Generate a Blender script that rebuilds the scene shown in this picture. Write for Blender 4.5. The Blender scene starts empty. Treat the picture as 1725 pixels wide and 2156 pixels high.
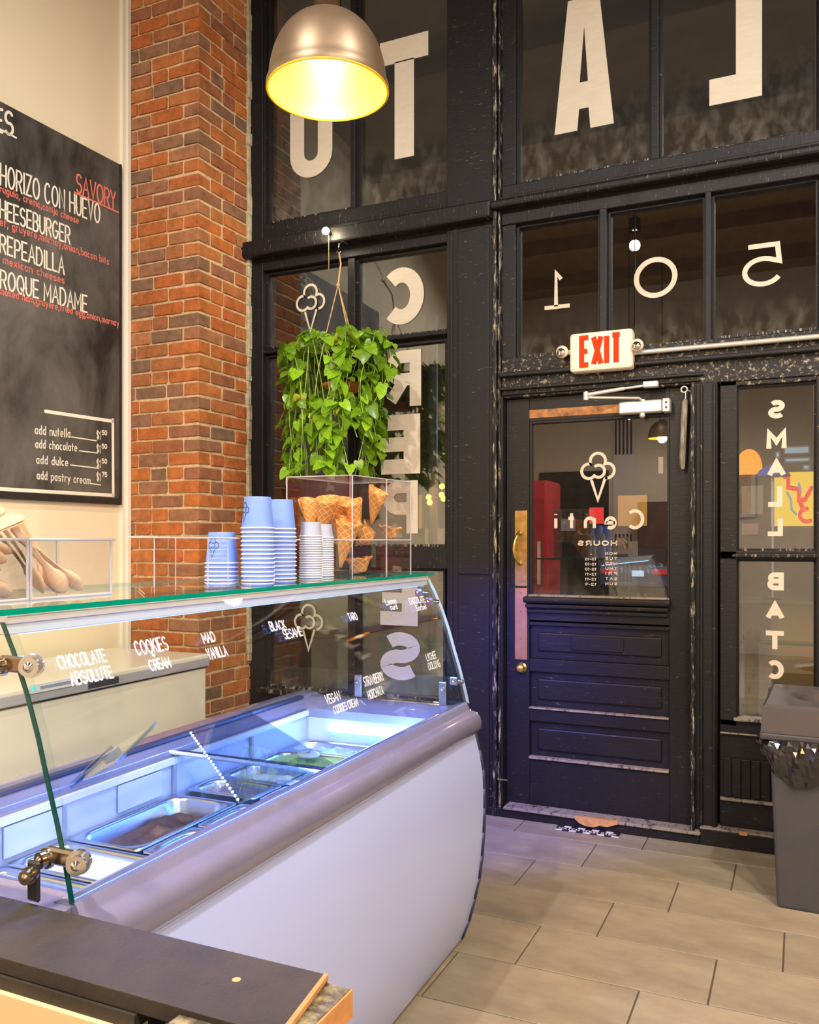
import bpy, bmesh, math, random
from mathutils import Vector, Matrix
random.seed(7)
S = bpy.context.scene
COL = S.collection
PI = math.pi
R = math.radians

# ------------------------------------------------------------------ camera, world, lights, exposure
HC = 1.39                        # camera height (m)
F, CX, HZ = 1810.0, 862.0, 1142.0  # focal length (px), principal x, horizon row of the 1725x2156 frame
TH = math.atan(828 / 1810)
cam = bpy.data.cameras.new('camera')
cam.sensor_fit = 'VERTICAL'
cam.sensor_height = 24.0
cam.lens = 24.0 * F / 2156
cam.shift_x = (862.5 - CX) / 2156
cam.shift_y = (HZ - 1078) / 2156
cam.clip_start = 0.05
cam.clip_end = 200
co = bpy.data.objects.new('camera', cam)
COL.objects.link(co)
co.location = (0, 0, HC)
co.rotation_euler = (R(90), 0, TH)
S.camera = co
S.view_settings.view_transform = 'Standard'
S.view_settings.look = 'None'
S.view_settings.gamma = 1
S.view_settings.use_curve_mapping = False
S.view_settings.exposure = 0.0

W = bpy.data.worlds.new('night'); S.world = W; W.use_nodes = True
W.node_tree.nodes['Background'].inputs[0].default_value = (0.030, 0.026, 0.022, 1)
W.node_tree.nodes['Background'].inputs[1].default_value = 1.0

def lamp(name, kind, loc, power, color, size=0.05, rot=(0, 0, 0), sx=None, spot=None):
    l = bpy.data.lights.new(name, kind)
    l.energy = power; l.color = color
    if kind == 'AREA':
        l.shape = 'RECTANGLE'; l.size = size; l.size_y = sx or size
    else:
        l.shadow_soft_size = size
    if spot: l.spot_size = R(spot[0]); l.spot_blend = spot[1]
    o = bpy.data.objects.new(name, l); COL.objects.link(o)
    o.location = loc; o.rotation_euler = rot
    return o
WARM = (1.0, 0.68, 0.34)
PEND = [(-1.135, 1.966), (-1.45, 0.45), (1.55, 2.6), (1.55, 0.3), (-1.45, -1.6), (1.55, -1.7)]   # pendants over the room
PEND_W = [40, 70, 95, 80, 60, 60]
for i, (x, y) in enumerate(PEND):
    lamp('pendant_light', 'POINT', (x, y, 3.03), PEND_W[i], WARM if i in (0, 2) else (1.0, 0.86, 0.68), 0.05)
# ceiling track spots (fixtures are built further down)
TRACK = [(-1.51, -0.19, 4.45), (0.95, 1.35, 4.45), (1.3, -1.0, 4.45), (2.3, -0.2, 4.45)]
TRACK_W = [330, 240, 220, 200]
for (x, y, z), w in zip(TRACK, TRACK_W):
    lamp('track_light', 'SPOT', (x, y, z - 0.12), w, (1.0, 0.94, 0.88), 0.05, (R(28), 0, R(25)), spot=(150, 0.6))

# ------------------------------------------------------------------ helpers
cT, sT = math.cos(TH), math.sin(TH)
def ray(u, v):
    a = (u - CX) / F
    return Vector((-sT + cT * a, cT + sT * a, (HZ - v) / F))
def at(u, v, Y):
    r = ray(u, v); t = Y / r.y
    return (r.x * t, Y, HC + r.z * t)
def atz(u, v, z):
    r = ray(u, v); t = (z - HC) / r.z
    return (r.x * t, r.y * t, z)

class MB:
    def __init__(s): s.v = []; s.f = []; s.sm = []
    def add(s, vs, fs, smooth=False):
        o = len(s.v); s.v += [tuple(p) for p in vs]
        s.f += [tuple(i + o for i in f) for f in fs]; s.sm += [smooth] * len(fs)
        return s
    def box(s, x0, x1, y0, y1, z0, z1):
        if x0 > x1: x0, x1 = x1, x0
        if y0 > y1: y0, y1 = y1, y0
        if z0 > z1: z0, z1 = z1, z0
        return s.add([(x0, y0, z0), (x1, y0, z0), (x1, y1, z0), (x0, y1, z0), (x0, y0, z1), (x1, y0, z1), (x1, y1, z1), (x0, y1, z1)],
                     [(0, 3, 2, 1), (4, 5, 6, 7), (0, 1, 5, 4), (1, 2, 6, 5), (2, 3, 7, 6), (3, 0, 4, 7)])
    def cbox(s, x0, x1, y0, y1, z0, z1, c):
        # chamfered box
        bm = bmesh.new(); bmesh.ops.create_cube(bm, size=1)
        for v in bm.verts:
            v.co = Vector(((x0 + x1) / 2 + v.co.x * (x1 - x0), (y0 + y1) / 2 + v.co.y * (y1 - y0), (z0 + z1) / 2 + v.co.z * (z1 - z0)))
        bmesh.ops.bevel(bm, geom=bm.edges[:], offset=c, segments=1, affect='EDGES', profile=0.5)
        bm.verts.ensure_lookup_table()
        s.add([v.co[:] for v in bm.verts], [[v.index for v in f.verts] for f in bm.faces]); bm.free()
        return s
    def prism(s, prof, axis, a0, a1, smooth=False, closed=True, caps=True):
        # prof: 2D points; axis 'x': (a, p0, p1) ; 'y': (p0, a, p1) ; 'z': (p0, p1, a)
        def P(a, p): return {'x': (a, p[0], p[1]), 'y': (p[0], a, p[1]), 'z': (p[0], p[1], a)}[axis]
        n = len(prof); vs = [P(a0, p) for p in prof] + [P(a1, p) for p in prof]
        m = n if closed else n - 1
        s.add(vs, [(i, (i + 1) % n, (i + 1) % n + n, i + n) for i in range(m)], smooth)
        if closed and caps: s.add(vs, [tuple(range(n - 1, -1, -1)), tuple(range(n, 2 * n))])
        return s
    def lathe(s, prof, c=(0, 0, 0), n=32, smooth=True, M=None, close=False):
        vs = []
        for (r, z) in prof:
            for k in range(n):
                a = 2 * PI * k / n; p = Vector((r * math.cos(a), r * math.sin(a), z))
                if M: p = M @ p
                vs.append((p.x + c[0], p.y + c[1], p.z + c[2]))
        fs = []
        for j in range(len(prof) - 1):
            for k in range(n):
                fs.append((j * n + k, j * n + (k + 1) % n, (j + 1) * n + (k + 1) % n, (j + 1) * n + k))
        s.add(vs, fs, smooth)
        return s
    def cyl(s, a, b, r, n=16, r2=None, smooth=True, caps=True):
        a = Vector(a); b = Vector(b); d = (b - a); L = d.length
        if L < 1e-9: return s
        q = d.to_track_quat('Z', 'Y').to_matrix()
        r2 = r if r2 is None else r2
        vs = []
        for (rr, z) in ((r, 0), (r2, L)):
            for k in range(n):
                t = 2 * PI * k / n
                vs.append(tuple(a + q @ Vector((rr * math.cos(t), rr * math.sin(t), z))))
        s.add(vs, [(k, (k + 1) % n, (k + 1) % n + n, k + n) for k in range(n)], smooth)
        if caps: s.add(vs, [tuple(range(n - 1, -1, -1)), tuple(range(n, 2 * n))])
        return s
    def tube(s, pts, r, n=8, smooth=True):
        pts = [Vector(p) for p in pts]; N = len(pts)
        if N < 2: return s
        vs = []; up = Vector((0, 0, 1)); prev = None
        for i, p in enumerate(pts):
            t = (pts[min(i + 1, N - 1)] - pts[max(i - 1, 0)]).normalized()
            if prev is None:
                x = t.cross(up)
                if x.length < 1e-3: x = t.cross(Vector((1, 0, 0)))
            else: x = prev - t * prev.dot(t)
            x.normalize(); prev = x; y = t.cross(x)
            rr = r[i] if isinstance(r, (list, tuple)) else r
            for k in range(n):
                a = 2 * PI * k / n; vs.append(tuple(p + (x * math.cos(a) + y * math.sin(a)) * rr))
        fs = [(i * n + k, i * n + (k + 1) % n, (i + 1) * n + (k + 1) % n, (i + 1) * n + k) for i in range(N - 1) for k in range(n)]
        s.add(vs, fs, smooth)
        s.add([vs[k] for k in range(n)] + [vs[(N - 1) * n + k] for k in range(n)], [tuple(range(n - 1, -1, -1)), tuple(range(n, 2 * n))])
        return s
    def ball(s, c, r, n=12, m=8, sz=1.0, M=None):
        prof = [(max(r * math.sin(PI * j / m), 1e-5), -r * sz * math.cos(PI * j / m)) for j in range(m + 1)]
        return s.lathe(prof, c, n, True, M)
    def mesh(s, name, mat=None):
        me = bpy.data.meshes.new(name); me.from_pydata(s.v, [], s.f)
        me.polygons.foreach_set('use_smooth', s.sm)
        me.update()
        if mat: me.materials.append(mat)
        return me
    def build(s, name, mat, parent=None, bevel=0, **kw):
        o = bpy.data.objects.new(name, s.mesh(name, mat)); COL.objects.link(o)
        if parent: o.parent = parent
        if bevel:
            b = o.modifiers.new('bevel', 'BEVEL'); b.width = bevel; b.segments = 2; b.limit_method = 'ANGLE'; b.angle_limit = R(40)
        for k, v in kw.items(): o[k] = v
        return o

def empty(name, loc=(0, 0, 0), rz=0, **kw):
    o = bpy.data.objects.new(name, None); COL.objects.link(o)
    o.location = loc; o.rotation_euler = (0, 0, rz); o.empty_display_size = 0.05
    for k, v in kw.items(): o[k] = v
    return o
def thing(name, label, cat, loc=(0, 0, 0), rz=0, group=None):
    o = empty(name, loc, rz, label=label, category=cat)
    if group: o['group'] = group
    return o
def tag(o, label, cat, group=None):
    o['label'] = label; o['category'] = cat
    if group: o['group'] = group
    return o
def structure(name, loc=(0, 0, 0), rz=0, label=None):
    o = empty(name, loc, rz, kind='structure')
    if label: o['label'] = label
    return o
def copy_obj(o, parent=None, loc=None, rot=None, scale=None):
    c = o.copy(); COL.objects.link(c)
    if parent: c.parent = parent
    if loc is not None: c.location = loc
    if rot is not None: c.rotation_euler = rot
    if scale is not None: c.scale = scale
    return c

# ------------------------------------------------------------------ materials
def mat(name, col, rough=0.5, metal=0.0, noise=0.0, nscale=20, bump=0.0, bscale=60, emit=None, estr=0, spec=0.5, col2=None, rand=0.0, stretch=(1, 1, 1), coat=0.0, trans=0.0, n2thr=None):
    m = bpy.data.materials.new(name); m.use_nodes = True
    nt = m.node_tree; N = nt.nodes; L = nt.links; b = N['Principled BSDF']
    b.inputs['Base Color'].default_value = (*col, 1)
    b.inputs['Roughness'].default_value = rough; b.inputs['Metallic'].default_value = metal
    b.inputs['Specular IOR Level'].default_value = spec
    b.inputs['Coat Weight'].default_value = coat
    if emit:
        b.inputs['Emission Color'].default_value = (*emit, 1); b.inputs['Emission Strength'].default_value = estr
    tc = N.new('ShaderNodeTexCoord'); mp = N.new('ShaderNodeMapping'); mp.inputs['Scale'].default_value = stretch
    L.new(tc.outputs['Object'], mp.inputs[0])
    src = None
    if noise or col2:
        n = N.new('ShaderNodeTexNoise'); n.inputs['Scale'].default_value = nscale; n.inputs['Detail'].default_value = 6; n.inputs['Roughness'].default_value = 0.65
        L.new(mp.outputs[0], n.inputs['Vector'])
        r = N.new('ShaderNodeValToRGB')
        lo, hi = n2thr or (0.35, 0.65)
        r.color_ramp.elements[0].position = lo; r.color_ramp.elements[1].position = hi
        c2 = col2 or tuple(max(0, c * (1 - noise)) for c in col)
        r.color_ramp.elements[0].color = (*c2, 1); r.color_ramp.elements[1].color = (*col, 1)
        L.new(n.outputs[0], r.inputs[0]); src = r.outputs[0]
    if rand:
        oi = N.new('ShaderNodeObjectInfo'); hsv = N.new('ShaderNodeHueSaturation')
        mr = N.new('ShaderNodeMapRange'); mr.inputs[3].default_value = 1 - rand; mr.inputs[4].default_value = 1 + rand
        L.new(oi.outputs['Random'], mr.inputs[0]); L.new(mr.outputs[0], hsv.inputs['Value'])
        if src: L.new(src, hsv.inputs['Color'])
        else: hsv.inputs['Color'].default_value = (*col, 1)
        src = hsv.outputs[0]
    if src: L.new(src, b.inputs['Base Color'])
    if bump:
        n = N.new('ShaderNodeTexNoise'); n.inputs['Scale'].default_value = bscale; n.inputs['Detail'].default_value = 5
        L.new(mp.outputs[0], n.inputs['Vector'])
        bp = N.new('ShaderNodeBump'); bp.inputs['Strength'].default_value = bump; bp.inputs['Distance'].default_value = 0.004
        L.new(n.outputs[0], bp.inputs['Height']); L.new(bp.outputs[0], b.inputs['Normal'])
    if trans:
        ou = N['Material Output']; t = N.new('ShaderNodeBsdfTranslucent'); mx = N.new('ShaderNodeMixShader'); mx.inputs[0].default_value = trans
        if src: L.new(src, t.inputs[0])
        else: t.inputs[0].default_value = (*col, 1)
        L.new(b.outputs[0], mx.inputs[1]); L.new(t.outputs[0], mx.inputs[2]); L.new(mx.outputs[0], ou.inputs[0])
    return m

def glass_mat(name, tint=(0.97, 0.99, 0.98), refl=0.07, power=4, rough=0.0, dirt=0.0, dirtcol=(0.8, 0.75, 0.6), grazing=0.85):
    # thin clear sheet: transparent + mirror weighted by the viewing angle, with an optional film of dust and drips
    m = bpy.data.materials.new(name); m.use_nodes = True
    nt = m.node_tree; N = nt.nodes; L = nt.links
    N.remove(N['Principled BSDF']); ou = N['Material Output']
    t = N.new('ShaderNodeBsdfTransparent'); t.inputs[0].default_value = (*tint, 1)
    g = N.new('ShaderNodeBsdfGlossy'); g.inputs['Roughness'].default_value = rough; g.inputs[0].default_value = (1, 1, 1, 1)
    lw = N.new('ShaderNodeLayerWeight'); lw.inputs[0].default_value = 0.5
    p = N.new('ShaderNodeMath'); p.operation = 'POWER'; p.inputs[1].default_value = power; L.new(lw.outputs['Facing'], p.inputs[0])
    ma = N.new('ShaderNodeMath'); ma.operation = 'MULTIPLY_ADD'; ma.inputs[1].default_value = grazing; ma.inputs[2].default_value = refl
    L.new(p.outputs[0], ma.inputs[0])
    mx = N.new('ShaderNodeMixShader'); L.new(ma.outputs[0], mx.inputs[0]); L.new(t.outputs[0], mx.inputs[1]); L.new(g.outputs[0], mx.inputs[2])
    last = mx.outputs[0]
    if dirt:
        tc = N.new('ShaderNodeTexCoord'); sp = N.new('ShaderNodeSeparateXYZ'); L.new(tc.outputs['Generated'], sp.inputs[0])
        mp = N.new('ShaderNodeMapping'); mp.inputs['Scale'].default_value = (9, 9, 5); L.new(tc.outputs['Object'], mp.inputs[0])
        n = N.new('ShaderNodeTexNoise'); n.inputs['Scale'].default_value = 1.6; n.inputs['Detail'].default_value = 8; n.inputs['Roughness'].default_value = 0.7
        L.new(mp.outputs[0], n.inputs['Vector'])
        mr = N.new('ShaderNodeMapRange'); mr.inputs[1].default_value = 0.45; mr.inputs[2].default_value = 0.8; L.new(n.outputs[0], mr.inputs[0])
        # more dust low down on the pane and in a thin line at its edge
        mz = N.new('ShaderNodeMapRange'); mz.inputs[1].default_value = 0.0; mz.inputs[2].default_value = 0.35; mz.inputs[3].default_value = 1.0; mz.inputs[4].default_value = 0.06
        L.new(sp.outputs['Z'], mz.inputs[0])
        pw = N.new('ShaderNodeMath'); pw.operation = 'POWER'; pw.inputs[1].default_value = 2.0; L.new(mz.outputs[0], pw.inputs[0])
        mu = N.new('ShaderNodeMath'); mu.operation = 'MULTIPLY'; L.new(pw.outputs[0], mu.inputs[0]); L.new(mr.outputs[0], mu.inputs[1])
        m2 = N.new('ShaderNodeMath'); m2.operation = 'MULTIPLY'; m2.inputs[1].default_value = dirt; m2.use_clamp = True; L.new(mu.outputs[0], m2.inputs[0])
        df = N.new('ShaderNodeBsdfDiffuse'); df.inputs[0].default_value = (*dirtcol, 1)
        mx2 = N.new('ShaderNodeMixShader'); L.new(m2.outputs[0], mx2.inputs[0]); L.new(last, mx2.inputs[1]); L.new(df.outputs[0], mx2.inputs[2])
        last = mx2.outputs[0]
    L.new(last, ou.inputs[0])
    return m

def emis(name, col, s):
    m = bpy.data.materials.new(name); m.use_nodes = True
    nt = m.node_tree; nt.nodes.remove(nt.nodes['Principled BSDF'])
    e = nt.nodes.new('ShaderNodeEmission'); e.inputs[0].default_value = (*col, 1); e.inputs[1].default_value = s
    nt.links.new(e.outputs[0], nt.nodes['Material Output'].inputs[0])
    return m

def brick_mat():
    m = mat('old_brick', (0.5, 0.16, 0.06), 0.85, bump=0.9, bscale=35)
    nt = m.node_tree; N = nt.nodes; L = nt.links; b = N['Principled BSDF']
    oi = N.new('ShaderNodeObjectInfo'); r = N.new('ShaderNodeValToRGB'); r.color_ramp.interpolation = 'LINEAR'
    cs = [(0.0, (0.66, 0.205, 0.042)), (0.25, (0.57, 0.155, 0.035)), (0.45, (0.62, 0.22, 0.055)), (0.62, (0.44, 0.15, 0.06)), (0.78, (0.36, 0.17, 0.09)), (0.9, (0.25, 0.15, 0.09)), (1.0, (0.55, 0.22, 0.09))]
    e = r.color_ramp.elements
    e[0].position = 0; e[0].color = (*cs[0][1], 1); e[1].position = 1; e[1].color = (*cs[-1][1], 1)
    for p, c in cs[1:-1]:
        q = e.new(p); q.color = (*c, 1)
    L.new(oi.outputs['Random'], r.inputs[0])
    g = N.new('ShaderNodeNewGeometry')
    n = N.new('ShaderNodeTexNoise'); n.inputs['Scale'].default_value = 14; n.inputs['Detail'].default_value = 8; n.inputs['Roughness'].default_value = 0.75
    L.new(g.outputs['Position'], n.inputs['Vector'])
    mr = N.new('ShaderNodeMapRange'); mr.inputs[1].default_value = 0.3; mr.inputs[2].default_value = 0.75; mr.inputs[3].default_value = 0.5; mr.inputs[4].default_value = 1.3
    L.new(n.outputs[0], mr.inputs[0])
    h = N.new('ShaderNodeHueSaturation'); L.new(mr.outputs[0], h.inputs['Value']); L.new(r.outputs[0], h.inputs['Color'])
    # pale mortar smears
    n2 = N.new('ShaderNodeTexNoise'); n2.inputs['Scale'].default_value = 9; n2.inputs['Detail'].default_value = 9; n2.inputs['Roughness'].default_value = 0.8
    L.new(g.outputs['Position'], n2.inputs['Vector'])
    mr2 = N.new('ShaderNodeMapRange'); mr2.inputs[1].default_value = 0.55; mr2.inputs[2].default_value = 0.9; mr2.inputs[4].default_value = 0.6
    L.new(n2.outputs[0], mr2.inputs[0])
    mx = N.new('ShaderNodeMixRGB'); mx.inputs[2].default_value = (0.52, 0.36, 0.2, 1)
    L.new(mr2.outputs[0], mx.inputs[0]); L.new(h.outputs[0], mx.inputs[1]); L.new(mx.outputs[0], b.inputs['Base Color'])
    return m

def chalk_mat():
    m = mat('chalkboard_slate', (0.028, 0.026, 0.024), 0.55, bump=0.1, bscale=90)
    nt = m.node_tree; N = nt.nodes; L = nt.links; b = N['Principled BSDF']
    tc = N.new('ShaderNodeTexCoord'); mp = N.new('ShaderNodeMapping'); mp.inputs['Scale'].default_value = (1, 1.6, 0.9); L.new(tc.outputs['Object'], mp.inputs[0])
    n = N.new('ShaderNodeTexNoise'); n.inputs['Scale'].default_value = 1.7; n.inputs['Detail'].default_value = 9; n.inputs['Roughness'].default_value = 0.62; n.inputs['Distortion'].default_value = 0.25
    L.new(mp.outputs[0], n.inputs['Vector'])
    r = N.new('ShaderNodeValToRGB'); r.color_ramp.elements[0].position = 0.35; r.color_ramp.elements[1].position = 0.78
    r.color_ramp.elements[0].color = (0.020, 0.018, 0.017, 1); r.color_ramp.elements[1].color = (0.23, 0.21, 0.19, 1)
    L.new(n.outputs[0], r.inputs[0]); L.new(r.outputs[0], b.inputs['Base Color'])
    return m

def worn_black(name, base=(0.010, 0.009, 0.011), wear=(0.30, 0.26, 0.21), amt=0.62, stretch=(1, 1, 6), rough=0.42):
    m = mat(name, base, rough + .06, spec=0.3, bump=0.22, bscale=18, stretch=stretch)
    nt = m.node_tree; N = nt.nodes; L = nt.links; b = N['Principled BSDF']
    tc = N.new('ShaderNodeTexCoord'); mp = N.new('ShaderNodeMapping'); mp.inputs['Scale'].default_value = stretch; L.new(tc.outputs['Object'], mp.inputs[0])
    n = N.new('ShaderNodeTexNoise'); n.inputs['Scale'].default_value = 22; n.inputs['Detail'].default_value = 10; n.inputs['Roughness'].default_value = 0.75
    L.new(mp.outputs[0], n.inputs['Vector'])
    mr = N.new('ShaderNodeMapRange'); mr.inputs[1].default_value = amt; mr.inputs[2].default_value = amt + 0.07; L.new(n.outputs[0], mr.inputs[0])
    mx = N.new('ShaderNodeMixRGB'); mx.inputs[1].default_value = (*base, 1); mx.inputs[2].default_value = (*wear, 1)
    L.new(mr.outputs[0], mx.inputs[0]); L.new(mx.outputs[0], b.inputs['Base Color'])
    return m

M = {}
M['cream'] = mat('cream_wall_paint', (0.92, 0.82, 0.59), 0.6, bump=0.05, bscale=30)
M['trimwhite'] = mat('white_trim_paint', (0.85, 0.80, 0.68), 0.45, bump=0.1, bscale=40)
M['mortar'] = mat('tan_mortar', (0.80, 0.56, 0.32), 0.95, noise=0.35, nscale=30, bump=1.0, bscale=60)
M['brick'] = brick_mat()
M['chalk'] = chalk_mat()
M['boardframe'] = mat('black_board_frame', (0.03, 0.025, 0.025), 0.6, noise=0.5, nscale=15)
M['chalkwhite'] = mat('cream_chalk_marker', (0.93, 0.88, 0.72), 0.8)
M['chalkred'] = mat('red_chalk_marker', (0.85, 0.22, 0.16), 0.8)
M['black'] = worn_black('black_painted_wood')
M['blackh'] = worn_black('black_painted_rail', stretch=(6, 1, 1), amt=0.6)
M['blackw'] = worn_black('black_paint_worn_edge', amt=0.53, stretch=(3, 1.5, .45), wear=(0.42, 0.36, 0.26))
M['blackworn'] = worn_black('black_paint_scuffed', amt=0.54, stretch=(2, 1, 2), wear=(0.35, 0.30, 0.22))
M['worn'] = worn_black('bare_scuffed_sill', base=(0.30, 0.25, 0.19), wear=(0.05, 0.045, 0.04), amt=0.52, stretch=(2, 1, 1), rough=0.6)
M['oakpatch'] = mat('bare_orange_wood', (0.72, 0.36, 0.12), 0.6, noise=0.3, nscale=40)
M['copper'] = mat('scraped_copper_wood', (0.55, 0.24, 0.07), 0.5, metal=0.3, col2=(0.16, 0.07, 0.03), nscale=18, bump=0.5, bscale=30)
M['letter'] = mat('cream_window_paint', (0.66, 0.58, 0.46), 0.6, noise=0.08, nscale=12, stretch=(1, 1, 4))
M['pane'] = glass_mat('window_glass', refl=0.09, dirt=0.13)
M['paneclean'] = glass_mat('door_glass', refl=0.12, dirt=0.06)
M['tile'] = mat('stone_floor_tile', (0.47, 0.39, 0.27), 0.40, col2=(0.24, 0.195, 0.135), nscale=2.6, bump=0.08, bscale=40, rand=0.08, stretch=(0.7, 1.5, 1), n2thr=(0.3, 0.7))
M['grout'] = mat('dark_grout', (0.10, 0.085, 0.065), 0.9)
M['caseglass'] = glass_mat('case_glass', tint=(0.95, 0.985, 0.98), refl=0.035, grazing=0.75, power=4.5)
M['clearedge'] = mat('pale_glass_edge', (0.50, 0.62, 0.66), 0.15, coat=0.5)
M['darkedge'] = mat('dark_teal_glass_edge', (0.0, 0.075, 0.07), 0.12, coat=0.8)
M['glassedge'] = mat('green_glass_edge', (0.0, 0.30, 0.22), 0.12, coat=0.6, emit=(0.0, 0.32, 0.24), estr=0.0)
M['acrylic'] = glass_mat('clear_acrylic', tint=(0.97, 0.97, 0.98), refl=0.05, grazing=0.7)
M['acrylicedge'] = mat('frosted_acrylic_edge', (0.75, 0.75, 0.80), 0.25, trans=0.4)
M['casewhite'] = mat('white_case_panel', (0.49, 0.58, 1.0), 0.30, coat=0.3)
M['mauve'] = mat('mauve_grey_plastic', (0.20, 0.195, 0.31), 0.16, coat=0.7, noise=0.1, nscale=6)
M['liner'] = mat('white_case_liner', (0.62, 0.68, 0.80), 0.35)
M['steel'] = mat('brushed_steel', (0.62, 0.63, 0.65), 0.28, metal=1.0, bump=0.05, bscale=90)
M['chrome'] = mat('chrome', (0.75, 0.75, 0.75), 0.12, metal=1.0)
M['bronze'] = mat('dark_chrome_fitting', (0.42, 0.35, 0.26), 0.2, metal=1.0)
M['alu'] = mat('white_aluminium_rail', (0.80, 0.80, 0.86), 0.3)
M['dark'] = mat('dark_plastic', (0.02, 0.02, 0.022), 0.4)
M['darkseal'] = mat('navy_seal', (0.03, 0.04, 0.10), 0.4)
M['freezer'] = mat('freezer_white_enamel', (0.86, 0.82, 0.68), 0.30, coat=0.2)
M['freezergrey'] = mat('freezer_grey_trim', (0.42, 0.42, 0.46), 0.4)
M['counter'] = mat('black_laminate_board', (0.040, 0.033, 0.026), 0.62, col2=(0.018, 0.016, 0.015), nscale=6, bump=0.3, bscale=120)
M['scuffed'] = mat('scuffed_black_board', (0.30, 0.26, 0.14), 0.5, col2=(0.06, 0.05, 0.035), nscale=35, bump=0.6, bscale=70, n2thr=(0.42, 0.6))
M['rawedge'] = mat('raw_wood_edge', (0.62, 0.28, 0.09), 0.6, noise=0.3, nscale=25, bump=0.4)
M['creampanel'] = mat('cream_counter_front', (0.84, 0.62, 0.34), 0.55, noise=0.06, nscale=4)
M['lampout'] = mat('brushed_bronze_shade', (0.27, 0.19, 0.12), 0.45, metal=0.7, noise=0.2, nscale=8)
M['lampin'] = mat('gold_shade_lining', (1.0, 0.50, 0.012), 0.4, noise=0.0)
M['bulb'] = emis('glowing_bulb', (1.0, 0.84, 0.5), 140)
M['brass'] = mat('worn_brass', (0.72, 0.50, 0.16), 0.28, metal=0.9, col2=(0.40, 0.27, 0.08), nscale=14, bump=0.1)
M['brassdark'] = mat('copper_kick_plate', (0.62, 0.30, 0.13), 0.4, metal=0.8, col2=(0.45, 0.24, 0.10), nscale=9)
M['silver'] = mat('silver_painted_closer', (0.72, 0.70, 0.64), 0.35, metal=0.5)
M['signwhite'] = mat('exit_sign_housing', (0.88, 0.76, 0.62), 0.4)
M['exitred'] = emis('exit_sign_red', (1.0, 0.035, 0.008), 2.2)
M['pipe'] = mat('grey_conduit', (0.62, 0.60, 0.54), 0.3, metal=0.4)
M['binlid'] = mat('brown_grey_bin_plastic', (0.085, 0.075, 0.075), 0.34)
M['bin'] = mat('charcoal_bin_plastic', (0.055, 0.055, 0.06), 0.5, bump=0.25, bscale=200)
M['bag'] = mat('black_bin_bag', (0.012, 0.011, 0.012), 0.18, coat=0.6)
M['leaf'] = mat('pothos_leaf', (0.34, 0.58, 0.03), 0.28, col2=(0.10, 0.30, 0.012), nscale=10, rand=0.4, trans=0.35, n2thr=(0.35, 0.6))
M['leafyellow'] = mat('yellowing_leaf', (0.62, 0.62, 0.06), 0.35, trans=0.35)
M['vine'] = mat('pale_green_vine', (0.38, 0.52, 0.12), 0.5)
M['pot'] = mat('black_plastic_pot', (0.018, 0.018, 0.02), 0.4)
M['terracotta'] = mat('terracotta', (0.62, 0.20, 0.06), 0.7)
M['cord'] = mat('tan_cord', (0.68, 0.46, 0.20), 0.8)
M['cup'] = mat('blue_paper_cup', (0.17, 0.31, 0.86), 0.5)
M['cupwhite'] = mat('white_cup_rim', (0.72, 0.71, 0.76), 0.5)
M['cupsmall'] = mat('pale_paper_cup', (0.36, 0.42, 0.58), 0.5)
M['ink'] = mat('dark_blue_ink', (0.02, 0.03, 0.08), 0.6)
M['spoon'] = mat('birch_spoon', (0.80, 0.58, 0.38), 0.55, noise=0.12, nscale=30, stretch=(1, 6, 1), rand=0.1)

def waffle_mat():
    m = mat('waffle', (0.80, 0.42, 0.12), 0.6)
    nt = m.node_tree; N = nt.nodes; L = nt.links; b = N['Principled BSDF']
    tc = N.new('ShaderNodeTexCoord'); sp = N.new('ShaderNodeSeparateXYZ'); L.new(tc.outputs['Object'], sp.inputs[0])
    at2 = N.new('ShaderNodeMath'); at2.operation = 'ARCTAN2'; L.new(sp.outputs['Y'], at2.inputs[0]); L.new(sp.outputs['X'], at2.inputs[1])
    outs = []
    for sg in (1, -1):
        a = N.new('ShaderNodeMath'); a.operation = 'MULTIPLY'; a.inputs[1].default_value = 7.0 * sg; L.new(at2.outputs[0], a.inputs[0])
        z = N.new('ShaderNodeMath'); z.operation = 'MULTIPLY_ADD'; z.inputs[1].default_value = 260.0; L.new(sp.outputs['Z'], z.inputs[0]); L.new(a.outputs[0], z.inputs[2])
        s = N.new('ShaderNodeMath'); s.operation = 'SINE'; L.new(z.outputs[0], s.inputs[0])
        outs.append(s)
    mx = N.new('ShaderNodeMath'); mx.operation = 'MAXIMUM'; L.new(outs[0].outputs[0], mx.inputs[0]); L.new(outs[1].outputs[0], mx.inputs[1])
    mr = N.new('ShaderNodeMapRange'); mr.inputs[1].default_value = 0.82; mr.inputs[2].default_value = 0.97; L.new(mx.outputs[0], mr.inputs[0])
    c = N.new('ShaderNodeMixRGB'); c.inputs[1].default_value = (0.72, 0.30, 0.06, 1); c.inputs[2].default_value = (0.92, 0.64, 0.28, 1)
    L.new(mr.outputs[0], c.inputs[0]); L.new(c.outputs[0], b.inputs['Base Color'])
    bp = N.new('ShaderNodeBump'); bp.inputs['Strength'].default_value = 0.6; bp.inputs['Distance'].default_value = 0.002
    L.new(mr.outputs[0], bp.inputs['Height']); L.new(bp.outputs[0], b.inputs['Normal'])
    return m
M['waffle'] = waffle_mat()

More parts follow.
